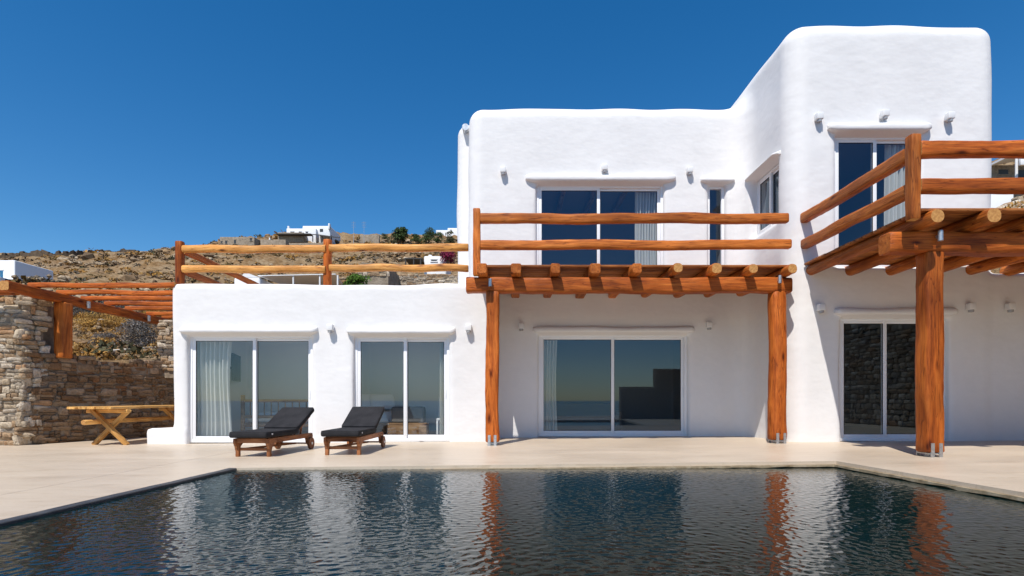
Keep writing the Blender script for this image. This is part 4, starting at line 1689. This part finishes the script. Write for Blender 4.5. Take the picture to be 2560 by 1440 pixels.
def leafy(P, size, cols, n_leaf, seed, leaf=0.25, up=0.7):
    """clumps of leaf faces; one clump per row of P"""
    r = np.random.default_rng(seed)
    n = len(P)
    d = r.normal(0, 1, (n, n_leaf, 3))
    d /= np.linalg.norm(d, axis=-1, keepdims=True)
    d[..., 2] = np.abs(d[..., 2])
    rad = r.uniform(.55, 1.0, (n, n_leaf, 1)) ** .6
    c = d * rad * size[:, None, None] * np.array([1, 1, up]) + P[:, None, :]
    s = leaf * size[:, None, None] * r.uniform(.6, 1.3, (n, n_leaf, 1))
    t1 = r.normal(0, 1, (n, n_leaf, 3))
    t1 /= np.linalg.norm(t1, axis=-1, keepdims=True)
    t2 = np.cross(d, t1) + r.normal(0, .35, (n, n_leaf, 3))
    t2 /= np.linalg.norm(t2, axis=-1, keepdims=True)
    Q = np.stack([c - t1 * s - t2 * s * .5, c + t1 * s - t2 * s * .4, c + t1 * s * .5 + t2 * s * .6, c - t1 * s * .6 + t2 * s * .5], 2)
    V = Q.reshape(-1, 3)
    Fc = np.arange(len(V)).reshape(-1, 4)
    col = np.repeat(cols, n_leaf, 0) * r.uniform(.6, 1.35, (n * n_leaf, 1))
    return V, Fc, np.repeat(col, 4, 0)


def build_hillside():
    r = np.random.default_rng(8)

    def rand_pts(n, ymin, ymax):
        y = ymin * (ymax / ymin) ** r.uniform(0, 1, n)
        u = r.uniform(-1.05, 1.05, n)
        x = u * y
        k = ~((u > -0.09) & (u < 0.82)) & (x < 1e9)
        pad = (x > -8.2) & (x < 14.5) & (y < 20)
        tt = (y - WALL_A[1]) / WALL_D[1]
        wl = WALL_A[0] + WALL_D[0] * tt
        k &= ~pad & ~((x > wl - .8) & (x < 14) & (y < 20.5)) & (u < 1.02)
        x, y = x[k], y[k]
        return np.stack([x, y, T(x, y)], -1)
    tones = np.array([(.25, .165, .095), (.31, .225, .14), (.20, .128, .07), (.37, .285, .19), (.23, .148, .082), (.15, .10, .06), (.28, .18, .095)])
    P = rand_pts(5600, 15, 150)
    size = 0.075 * (P[:, 1] / 15) ** .72 * np.exp(r.normal(0, .5, len(P)))
    P[:, 2] += size * .15
    scatter_rocks('hillside_rocks', P, size, tones[r.integers(0, len(tones), len(P))] * r.uniform(.75, 1.2, (len(P), 1)), .6, 2)
    # broken dry-stone terrace lines
    L = []
    for y0, slope, ph in ((30, .05, 0), (38, .02, 1), (47, -.03, 2), (58, .05, 3), (72, .02, 4), (88, -.02, 5), (104, .03, 6), (122, .01, 7), (138, 0.0, 8)):
        n = int(520 * (y0 / 60) ** .35)
        u = r.uniform(-1.0, 1.0, n)
        x = u * y0
        y = y0 + slope * x + 2.2 * np.sin(x * .07 + ph) + 1.2 * np.sin(x * .19 + ph * 2) + r.normal(0, .22, n)
        gap = np.sin(x * .11 + ph * 3) > -.75
        k = gap & ~((u > -0.08) & (u < .84))
        x, y = x[k], y[k]
        L.append(np.stack([x, y, T(x, y) + r.uniform(0, .75, len(x))], -1))
    P = np.concatenate(L)
    size = .16 * (P[:, 1] / 40) ** .5 * np.exp(r.normal(0, .35, len(P)))
    pale = np.array([(.36, .275, .185), (.30, .22, .14), (.41, .33, .235), (.25, .18, .115)])
    scatter_rocks('terrace_rubble', P, size, pale[r.integers(0, 4, len(P))], .7, 3)
    # scrub: fine-leaved close by, coarser far off
    sc = np.array([(.29, .15, .038), (.35, .19, .05), (.16, .105, .04), (.12, .10, .075), (.075, .07, .035), (.18, .12, .07), (.31, .18, .06), (.11, .07, .04)])
    VV, FF, CC, off = [], [], [], 0
    for (n, ya, yb, nl, lf, sd) in ((760, 14.5, 34, 130, .10, 4), (5200, 34, 145, 30, .24, 5)):
        P = rand_pts(n, ya, yb)
        size = (.31 if ya < 20 else .22) * (P[:, 1] / 15) ** .55 * np.exp(r.normal(0, .4, len(P)))
        pick = r.integers(0, len(sc), len(P))
        if ya < 20:
            pick = np.where(r.uniform(0, 1, len(P)) < .6, r.choice([0, 1, 6], len(P)), pick)
        V, Fc, col = leafy(P, size, sc[pick], nl, sd, lf, .62)
        VV.append(V)
        FF.append(Fc + off)
        CC.append(col)
        off += len(V)
    me = mesh_np('dry_scrub', np.concatenate(VV), np.concatenate(FF), False)
    tint_mesh(me, np.concatenate(CC))
    add('dry_scrub', me, M['leaf'], None, None, kind='stuff', label='dry ochre and grey scrub covering the hillside', category='scrub')


build_hillside()


def shrub(name, label, base, rx, h, cols, n_clump, n_leaf, seed, leaf=.22, cat='shrub', group=None, trunk=True, lift=0.25, ry=None):
    r = np.random.default_rng(seed)
    root = thing(name, label, cat, base, 0, None, group)
    ry = ry or rx
    th = r.uniform(0, 6.28, n_clump)
    rad = np.sqrt(r.uniform(0, 1, n_clump)) * .72
    zz = r.uniform(0, 1, n_clump)
    prof = np.sqrt(np.clip(1 - ((zz - .35) / .70) ** 2, .05, 1))
    P = np.stack([base[0] + np.cos(th) * rad * rx * prof, base[1] + np.sin(th) * rad * ry * prof, base[2] + h * (lift + zz * (1 - lift) * .82)], -1)
    size = (rx + h) * .5 * r.uniform(.26, .46, n_clump)
    cs = np.array(cols)
    V, Fc, col = leafy(P, size, cs[r.integers(0, len(cs), n_clump)], n_leaf, seed + 1, leaf, .85)
    me = mesh_np('crown', V, Fc, False)
    tint_mesh(me, col)
    add('crown', me, M['leaf'], root)
    if trunk:
        mb = MB()
        b = Vector(base)
        mb.cyl(b - Vector((0, 0, .2)), b + Vector((0, 0, h * .6)), rx * .09, rx * .05, 7)
        for k in range(5):
            a = r.uniform(0, 6.28)
            mb.cyl(b + Vector((0, 0, h * r.uniform(.15, .45))), b + Vector((math.cos(a) * rx * .55, math.sin(a) * ry * .55, h * r.uniform(.5, .8))), rx * .045, rx * .02, 6)
        add('trunk', mb.mesh('trunk', True, 60), M['bark'], root)
    return root


GREY = [(.15, .135, .125), (.20, .18, .165), (.11, .10, .09), (.17, .14, .12)]
OCHRE = [(.42, .215, .045), (.47, .26, .065), (.33, .17, .04), (.38, .23, .07)]
GREEN = [(.045, .075, .022), (.06, .095, .03), (.035, .055, .018), (.075, .10, .035)]
LIME = [(.075, .15, .02), (.10, .18, .028), (.06, .115, .016)]
OLIVE = [(.08, .085, .04), (.10, .10, .05), (.06, .065, .03)]
PINK = [(.22, .02, .06), (.28, .03, .09), (.15, .02, .05)]


def on_hill(px, py, y0=14.0):
    p = hit(px, py, y0)
    return (p.x, p.y, p.z - 0.1)


for i, (px, py, rx, h, cols, lab) in enumerate([
        (345, 868, 1.0, 1.0, GREY, 'large grey thorn bush beside the pale-capped wall'),
        (262, 862, .55, .5, GREY, 'small grey bush in the middle of the view under the pergola'),
        (250, 822, 1.6, .8, OCHRE, 'broad ochre dry bush seen under the pergola beside the timber post'),
        (330, 820, 1.3, .7, OCHRE, 'ochre dry bush behind the large grey thorn bush'),
        (395, 806, 1.1, .8, OCHRE, 'ochre dry bush next to the small stone pier'),
        (205, 795, 1.5, .9, GREY, 'grey bush right of the pergola post under the beam'),
        (300, 785, 1.8, .9, GREY, 'grey bush high on the slope under the pergola beam'),
        (395, 783, 1.6, .9, GREY, 'grey bush under the far end of the pergola beam')]):
    shrub('dry_bush', lab, on_hill(px, py), rx, h, cols, 40, 170, 300 + i * 7, .065, 'bush', 'dry bushes on the slope', False, .05)

# greenery on the ridge and behind the low wing (sizes from their spread in the view)
def ridge_plant(name, label, px, py, w_px, h_px, cols, n, nl, seed, cat, group=None, lift=.1, y0=60):
    b = on_hill(px, py, y0)
    k = b[1] / F
    return shrub(name, label, b, w_px * k / 2, h_px * k, cols, n, nl, seed, .17, cat, group, True, lift)


ridge_plant('round_tree', 'round dark green tree on the ridge left of the main block', 1001, 612, 34, 44, GREEN, 34, 60, 61, 'tree', None, .25)
for i, (px, py, w_, h_, lab, cols) in enumerate([
        (960, 598, 18, 16, 'small dark bush on the ridge left of the round tree', GREEN),
        (984, 616, 36, 24, 'yellow-green bush below the round tree', OLIVE),
        (1040, 612, 30, 28, 'green bush just right of the round tree', GREEN),
        (1066, 609, 32, 30, 'green bush in the middle of the ridge hedge', GREEN),
        (1094, 608, 32, 28, 'green bush below the far right white house on the ridge', GREEN),
        (1076, 592, 40, 20, 'dark bush above the ridge hedge', GREEN),
        (1122, 617, 34, 40, 'grey-green olive bush against the villa wall edge', OLIVE),
        (905, 604, 14, 14, 'tiny dark bush on the ridge beside the ruined wall', OLIVE)]):
    ridge_plant('ridge_bush', lab, px, py, w_, h_, cols, 20, 50, 400 + i * 5, 'bush', 'bushes along the ridge')
Yb = 26.0
shrub('garden_bush', 'bright green leafy bush behind the parapet of the low wing', (PX(893, Yb), Yb, PZ(730, Yb)), .62, .92, LIME, 34, 70, 90, .14, 'bush', None, True, .1)

# ------------------------------------------------------------------ neighbouring houses
def house(name, label, x0, x1, y0, y1, z0, z1, mat, openings=(), cat='house', parapet=0.0, extra=None, rot=0.0):
    """plain cubic house: walls, roof lip, openings as (face, a0, a1, b0, b1, material, frame)"""
    h = thing(name, label, cat, ((x0 + x1) / 2, y0, z0), 0)
    mb = MB()
    mb.bbox(x0, x1, y0, y1, z0 - 3, z1, 0.12, 2)
    add('wall', mb.mesh('wall', True, 50), M[mat], h)
    for (face, a0, a1, b0, b1, mt) in openings:
        w = MB()
        f = MB()
        if face == 'f':
            w.box(a0, a1, y0 - .02, y0 + .1, b0, b1)
            e = .10
            f.box(a0 - e, a1 + e, y0 - .05, y0 + .05, b1, b1 + e)
            f.box(a0 - e, a1 + e, y0 - .08, y0 + .05, b0 - e, b0)
        else:
            w.box(x1 - .1, x1 + .02, a0, a1, b0, b1)
            e = .08
            f.box(x1 - .05, x1 + .06, a0 - e, a1 + e, b1, b1 + e)
            f.box(x1 - .05, x1 + .09, a0 - e, a1 + e, b0 - e, b0)
        o = add('window', w.mesh('window', False), M[mt], h)
        add('sill', f.mesh('sill', False), M[mat if mt != 'blue' else 'white'], o)
    return h


def build_neighbours():
    # white house at the far left
    Y = 60.0
    x1 = PX(37, Y)
    z1 = PZ(650, Y)
    h = house('white_house', 'white cubic house with a blue window at the left edge', x1 - 9, x1, Y, Y + 5.1, z1 - 5.5, z1, 'white',
              [('s', Y + 1.9, Y + 2.8, z1 - 2.75, z1 - 1.75, 'blue'), ('f', x1 - 2.6, x1 - 1.3, z1 - 2.6, z1 - 1.15, 'blue')])
    mb = MB()
    zb = PZ(694, Y - 2)
    mb.bbox(x1 - 9, x1 + .6, Y - 2.4, Y - .03, zb - .5, zb, .05, 1)
    add('balcony', mb.mesh('balcony', True, 40), M['white'], h)
    mb = MB()
    for k in range(7):
        x = x1 + .5 - k * .9
        mb.cyl((x, Y - 2.3, zb), (x, Y - 2.3, zb + .45), .04, .04, 6)
    mb.box(x1 - 6, x1 + .55, Y - 2.34, Y - 2.26, zb + .40, zb + .46)
    add('railing', mb.mesh('railing', False), M['white'], h)

    # ridge: big white villa
    Y = on_hill(780, 604, 60)[1]
    s = Y / F
    X = lambda px: PX(px, Y)
    Z = lambda py: PZ(py, Y)
    h = house('ridge_villa', 'long white villa on top of the ridge', X(716), X(790), Y, Y + 8, Z(606), Z(571), 'white',
              [('f', X(726), X(736), Z(586), Z(579), 'dark'), ('f', X(747), X(754), Z(586), Z(579), 'dark'), ('f', X(764), X(770), Z(583), Z(579), 'dark')])
    mb = MB()
    mb.bbox(X(752), X(822), Y + 1, Y + 9, Z(606), Z(561), .2, 2)
    mb.bbox(X(716), X(720), Y + .5, Y + 1.2, Z(571), Z(563), .1, 1)
    mb.bbox(X(818), X(822), Y + .6, Y + 1.6, Z(571), Z(556), .1, 1)
    add('upper_storey', mb.mesh('upper_storey', True, 50), M['white'], h)
    for (a, b, c, d) in ((782, 787, 577, 569), (796, 804, 576, 569)):
        w = MB()
        w.box(X(a), X(b), Y + .95, Y + 1.1, Z(c), Z(d))
        add('window', w.mesh('window', False), M['dark'], h)
    mb = MB()
    mb.add([(X(788), Y - 3, Z(594)), (X(858), Y - 3, Z(603)), (X(846), Y + 1, Z(590)), (X(796), Y + 1, Z(583)),
            (X(788), Y - 3, Z(596)), (X(858), Y - 3, Z(605)), (X(846), Y + 1, Z(592)), (X(796), Y + 1, Z(585))],
           [(0, 1, 2, 3), (7, 6, 5, 4), (0, 4, 5, 1), (1, 5, 6, 2), (2, 6, 7, 3), (3, 7, 4, 0)])
    for px in (792, 815, 838):
        mb.cyl((X(px), Y - 2.6, Z(612)), (X(px), Y - 2.6, Z(597)), .12, .12, 6)
    add('shade_roof', fix_normals(mb.mesh('shade_roof', False)), M['shade_cloth'], h)
    mb = MB()
    mb.bbox(X(704), X(768), Y - 2.2, Y + 1, Z(612), Z(588), .1, 1)
    add('stone_base', mb.mesh('stone_base', True, 40), M['stone_render'], h)
    mb = MB()
    mb.box(X(706), X(790), Y - 3.6, Y - 2.0, Z(597), Z(595))
    add('canopy', mb.mesh('canopy', False), M['shade_cloth'], h)
    # stone house left of it
    Y = on_hill(600, 612, 60)[1]
    house('stone_house', 'low stone house with dark doorways on the ridge left of the white villa', X(549), X(636), Y, Y + 7, Z(614), Z(592), 'stone_render',
          [('f', X(552), X(556), Z(608), Z(603), 'dark'), ('f', X(563), X(568), Z(610), Z(602), 'dark'), ('f', X(585), X(590), Z(609), Z(600), 'dark'), ('f', X(625), X(630), Z(602), Z(595), 'dark')])
    house('stone_outbuilding', 'dark low outbuilding on the ridge between stone house and white villa', X(640), X(705), Y + 2, Y + 8, Z(612), Z(592), 'stone_render')
    mb = MB()
    mb.cyl((X(659), Y + 3, Z(595)), (X(659), Y + 3, Z(584)), .22, .15, 8)
    add('chimney_pot', fix_normals(mb.mesh('chimney_pot')), M['white'], None, None, label='tiny white chimney pot above the dark ridge outbuilding', category='chimney')
    # retaining wall along the ridge
    Y = on_hill(760, 620, 50)[1]
    house('ridge_wall', 'brown retaining wall below the ridge villa', X(660), X(812), Y, Y + .8, Z(624), Z(607), 'stone_render', cat='wall')
    house('ruined_wall', 'crumbling stone wall on the ridge left of the round tree', X(900), X(948), Y, Y + .8, Z(612), Z(586), 'stone_render', cat='wall')
    # far right white house on the ridge
    Y = on_hill(1100, 600, 60)[1] + 4
    house('ridge_house', 'small white house at the right end of the ridge', X(1090), X(1150), Y, Y + 6, Z(596), Z(575), 'white', [('f', X(1126), X(1130), Z(582), Z(576), 'dark')])
    house('ridge_house', 'white box on the ridge against the villa edge, above the olive bush', X(1118), X(1150), Y + 1, Y + 7, Z(596), Z(567), 'white', [('f', X(1124), X(1128), Z(577), Z(571), 'dark')])
    # white house with bougainvillea, mid slope
    Y = 62.0
    z0 = float(T(PX(1100, Y), Y))
    house('slope_house', 'white house beside the purple bougainvillea on the slope', X(1060), X(1116), Y, Y + 5, min(z0, Z(668)), Z(640), 'white', [('f', X(1078), X(1092), Z(653), Z(649), 'dark')])
    mb = MB()
    mb.cyl((X(1074), Y + .5, Z(641)), (X(1074), Y + .5, Z(635)), .25, .2, 8)
    add('chimney', mb.mesh('chimney'), M['white'], bpy.data.objects['slope_house'])
    shrub('bougainvillea', 'purple bougainvillea bush at the right of the slope house', (X(1122), Y - .6, Z(672)), 1.15, 1.9, PINK, 30, 60, 77, .15, 'bush')
    mb = MB()
    mb.box(X(1018), X(1060), Y - 1.5, Y + 2, Z(656), Z(653))
    for px in (1020, 1040, 1057):
        mb.cyl((X(px), Y - 1.4, Z(672)), (X(px), Y - 1.4, Z(655)), .09, .09, 6)
    add('carport', fix_normals(mb.mesh('carport', False)), M['shade_cloth'], None, None, label='dark flat shade roof left of the slope house', category='shade roof')
    # buildings straight behind the low wing
    Y = 30.0
    h = house('white_outbuilding', 'white gabled outbuilding behind the roof railing of the low wing', X(584), X(650), Y, Y + 3, Z(760), Z(693), 'white')
    mb = MB()
    mb.prism([(X(600), Z(694)), (X(650), Z(694)), (X(612), Z(680))], 1, Y + .02, Y + 3)
    add('gable', fix_normals(mb.mesh('gable', False)), M['white'], h)
    pg = thing('steel_pergola', 'white metal pergola with grey shade roof behind the low wing', 'pergola', (X(750), Y, Z(760)))
    mb = MB()
    mb.add([(X(640), Y + .2, Z(686)), (X(836), Y + .2, Z(682)), (X(820), Y + 3.2, Z(694)), (X(690), Y + 3.2, Z(696)),
            (X(640), Y + .2, Z(688)), (X(836), Y + .2, Z(684)), (X(820), Y + 3.2, Z(696)), (X(690), Y + 3.2, Z(698))],
           [(0, 1, 2, 3), (7, 6, 5, 4), (0, 4, 5, 1), (1, 5, 6, 2), (2, 6, 7, 3), (3, 7, 4, 0)])
    add('roof', fix_normals(mb.mesh('roof', False)), M['white'], pg)
    for px in (728, 795, 840):
        mb = MB()
        mb.cyl((X(px), Y + .3, Z(770)), (X(px), Y + .3, Z(685)), .05, .05, 8)
        add('post', mb.mesh('post'), M['white'], pg)
    house('grey_wall', 'shaded grey stone wall under the white metal pergola', X(686), X(806), Y + 2.4, Y + 3.0, Z(790), Z(692), 'stone_render', cat='wall')
    house('field_wall', 'pale stone field wall behind the right part of the roof railing', X(930), X(1165), Y, Y + .6, Z(770), Z(685), 'stone_render', cat='wall')
    fw = bpy.data.objects['field_wall']
    rs = random.Random(8)
    lay_stones(fw, (X(985), Y - .01), (X(1160), Y - .01), Z(718), lambda q: Z(686), (0, -1), .24, .15, .14, rs, 220)
    w = thing('wall_end', 'stone wall wing with sloping top behind the roof railing', 'wall', (X(984), Y - 2, Z(770)))
    mb = MB()
    xw = X(984)
    mb.prism([(Y - 2.6, Z(790)), (Y - .02, Z(790)), (Y - .02, Z(690)), (Y - 2.6, Z(688))], 0, xw - 1.2, xw + .3)
    add('core', fix_normals(mb.mesh('core', False)), M['stone_render'], w)
    lay_stones(w, (xw - 1.2, Y - 2.62), (xw + .3, Y - 2.62), Z(718), lambda q: Z(690), (0, -1), .24, .15, .14, rs, 60)
    # long drystone wall on the left skyline
    hw = thing('hilltop_wall', 'long dark drystone wall along the skyline above the left white house', 'wall', (-112, 130, 40))
    mb = MB()
    ps = []
    rr_ = np.random.default_rng(6)
    for k in range(46):
        px = -60 + k * 9.0
        yy = 126 + 3 * math.sin(k * .21) + k * .12
        xx = PX(px, yy)
        ps.append((xx, yy, float(T(xx, yy))))
    for (a, b) in zip(ps[:-1], ps[1:]):
        h0 = rr_.uniform(1.0, 1.7)
        mb.add([(a[0], a[1], a[2] - 1), (b[0], b[1], b[2] - 1), (b[0], b[1] + .8, b[2] - 1), (a[0], a[1] + .8, a[2] - 1),
                (a[0], a[1] + .1, a[2] + h0), (b[0], b[1] + .1, b[2] + h0 * rr_.uniform(.85, 1.15)), (b[0], b[1] + .7, b[2] + h0), (a[0], a[1] + .7, a[2] + h0)],
               [(3, 2, 1, 0), (4, 5, 6, 7), (0, 1, 5, 4), (1, 2, 6, 5), (2, 3, 7, 6), (3, 0, 4, 7)])
    add('masonry', fix_normals(mb.mesh('masonry', False)), M['dark_masonry'], hw)
    # radio masts on the ridge
    Y = 120.0
    for px, top in ((884, 553), (910, 553)):
        mb = MB()
        z0 = float(T(X(px), Y)) - 1
        mb.cyl((X(px), Y, z0), (X(px), Y, Z(top)), .05, .03, 6)
        for k in range(4):
            zz = Z(top) - .3 - k * .35
            mb.cyl((X(px) - .5, Y, zz), (X(px) + .5, Y, zz), .02, .02, 4)
        add('radio_mast', mb.mesh('radio_mast'), M['steel'], None, None, label='thin radio mast on the ridge, %s of the two' % ('left' if px < 900 else 'right'), category='mast', group='radio masts on the ridge')
    # right edge: house with white pergola on the bank
    Y = 62.0
    h = house('bank_house', 'stone house with white pergola at the right edge beyond the tower', X(2470), X(2640), Y, Y + 6, Z(470), Z(412), 'stone_render',
              [('f', X(2496), X(2520), Z(436), Z(424), 'dark'), ('f', X(2545), X(2570), Z(445), Z(425), 'dark')])
    mb = MB()
    mb.add([(X(2470), Y - 3, Z(412)), (X(2640), Y - 3, Z(378)), (X(2640), Y, Z(378)), (X(2470), Y, Z(412)), (X(2470), Y - 3, Z(417)), (X(2640), Y - 3, Z(383)), (X(2640), Y, Z(383)), (X(2470), Y, Z(417))],
           [(0, 1, 2, 3), (7, 6, 5, 4), (0, 4, 5, 1), (1, 5, 6, 2), (2, 6, 7, 3), (3, 7, 4, 0)])
    for px in (2484, 2538, 2590):
        mb.cyl((X(px), Y - 2.8, Z(470)), (X(px), Y - 2.8, Z(400)), .13, .13, 8)
    add('pergola', fix_normals(mb.mesh('pergola', False)), M['white'], h)
    mb = MB()
    mb.bbox(X(2470), X(2565), Y - 4, Y - 3.7, Z(450), Z(432), .05, 1)
    add('parapet', mb.mesh('parapet', True, 40), M['white'], h)
    Y = 40.0
    house('bank_wall', 'white garden wall on the right bank behind the balcony rail', X(2440), X(2536), Y, Y + .4, Z(540), Z(482), 'white', cat='wall')
    # tumbled stone bank
    r = np.random.default_rng(77)
    bk = thing('rubble_bank', 'tumbled grey-brown stone bank right of the tower below the white garden wall', 'bank', (PX(2520, 36), 36, PZ(560, 36)))
    var = []
    for k in range(6):
        v, f = rounded_box(1, 1, 1, .22, 1)
        me = mesh_np('stone', v * (1 + r.normal(0, .08, v.shape)), f, True, 40)
        me.materials.append(M['stone'])
        var.append(me)
    for row in range(9):
        for k in range(9):
            px, py = 2478 + k * 13 + r.uniform(-5, 5), 540 - row * 8 + r.uniform(-3, 3)
            if py < 527 - (px - 2478) * .47:
                continue
            Yr = 34.0 + (540 - py) * .07
            W = Matrix.Translation((PX(px, Yr), Yr, PZ(py, Yr))) @ Matrix.Rotation(r.uniform(-.55, -.1), 4, 'Y') @ Matrix.Rotation(r.uniform(-.5, .5), 4, 'Z') \
                @ Matrix.Diagonal((r.uniform(.35, .8), .5, r.uniform(.17, .34), 1))
            add('stone', var[int(r.integers(0, 6))], None, bk, W)


build_neighbours()
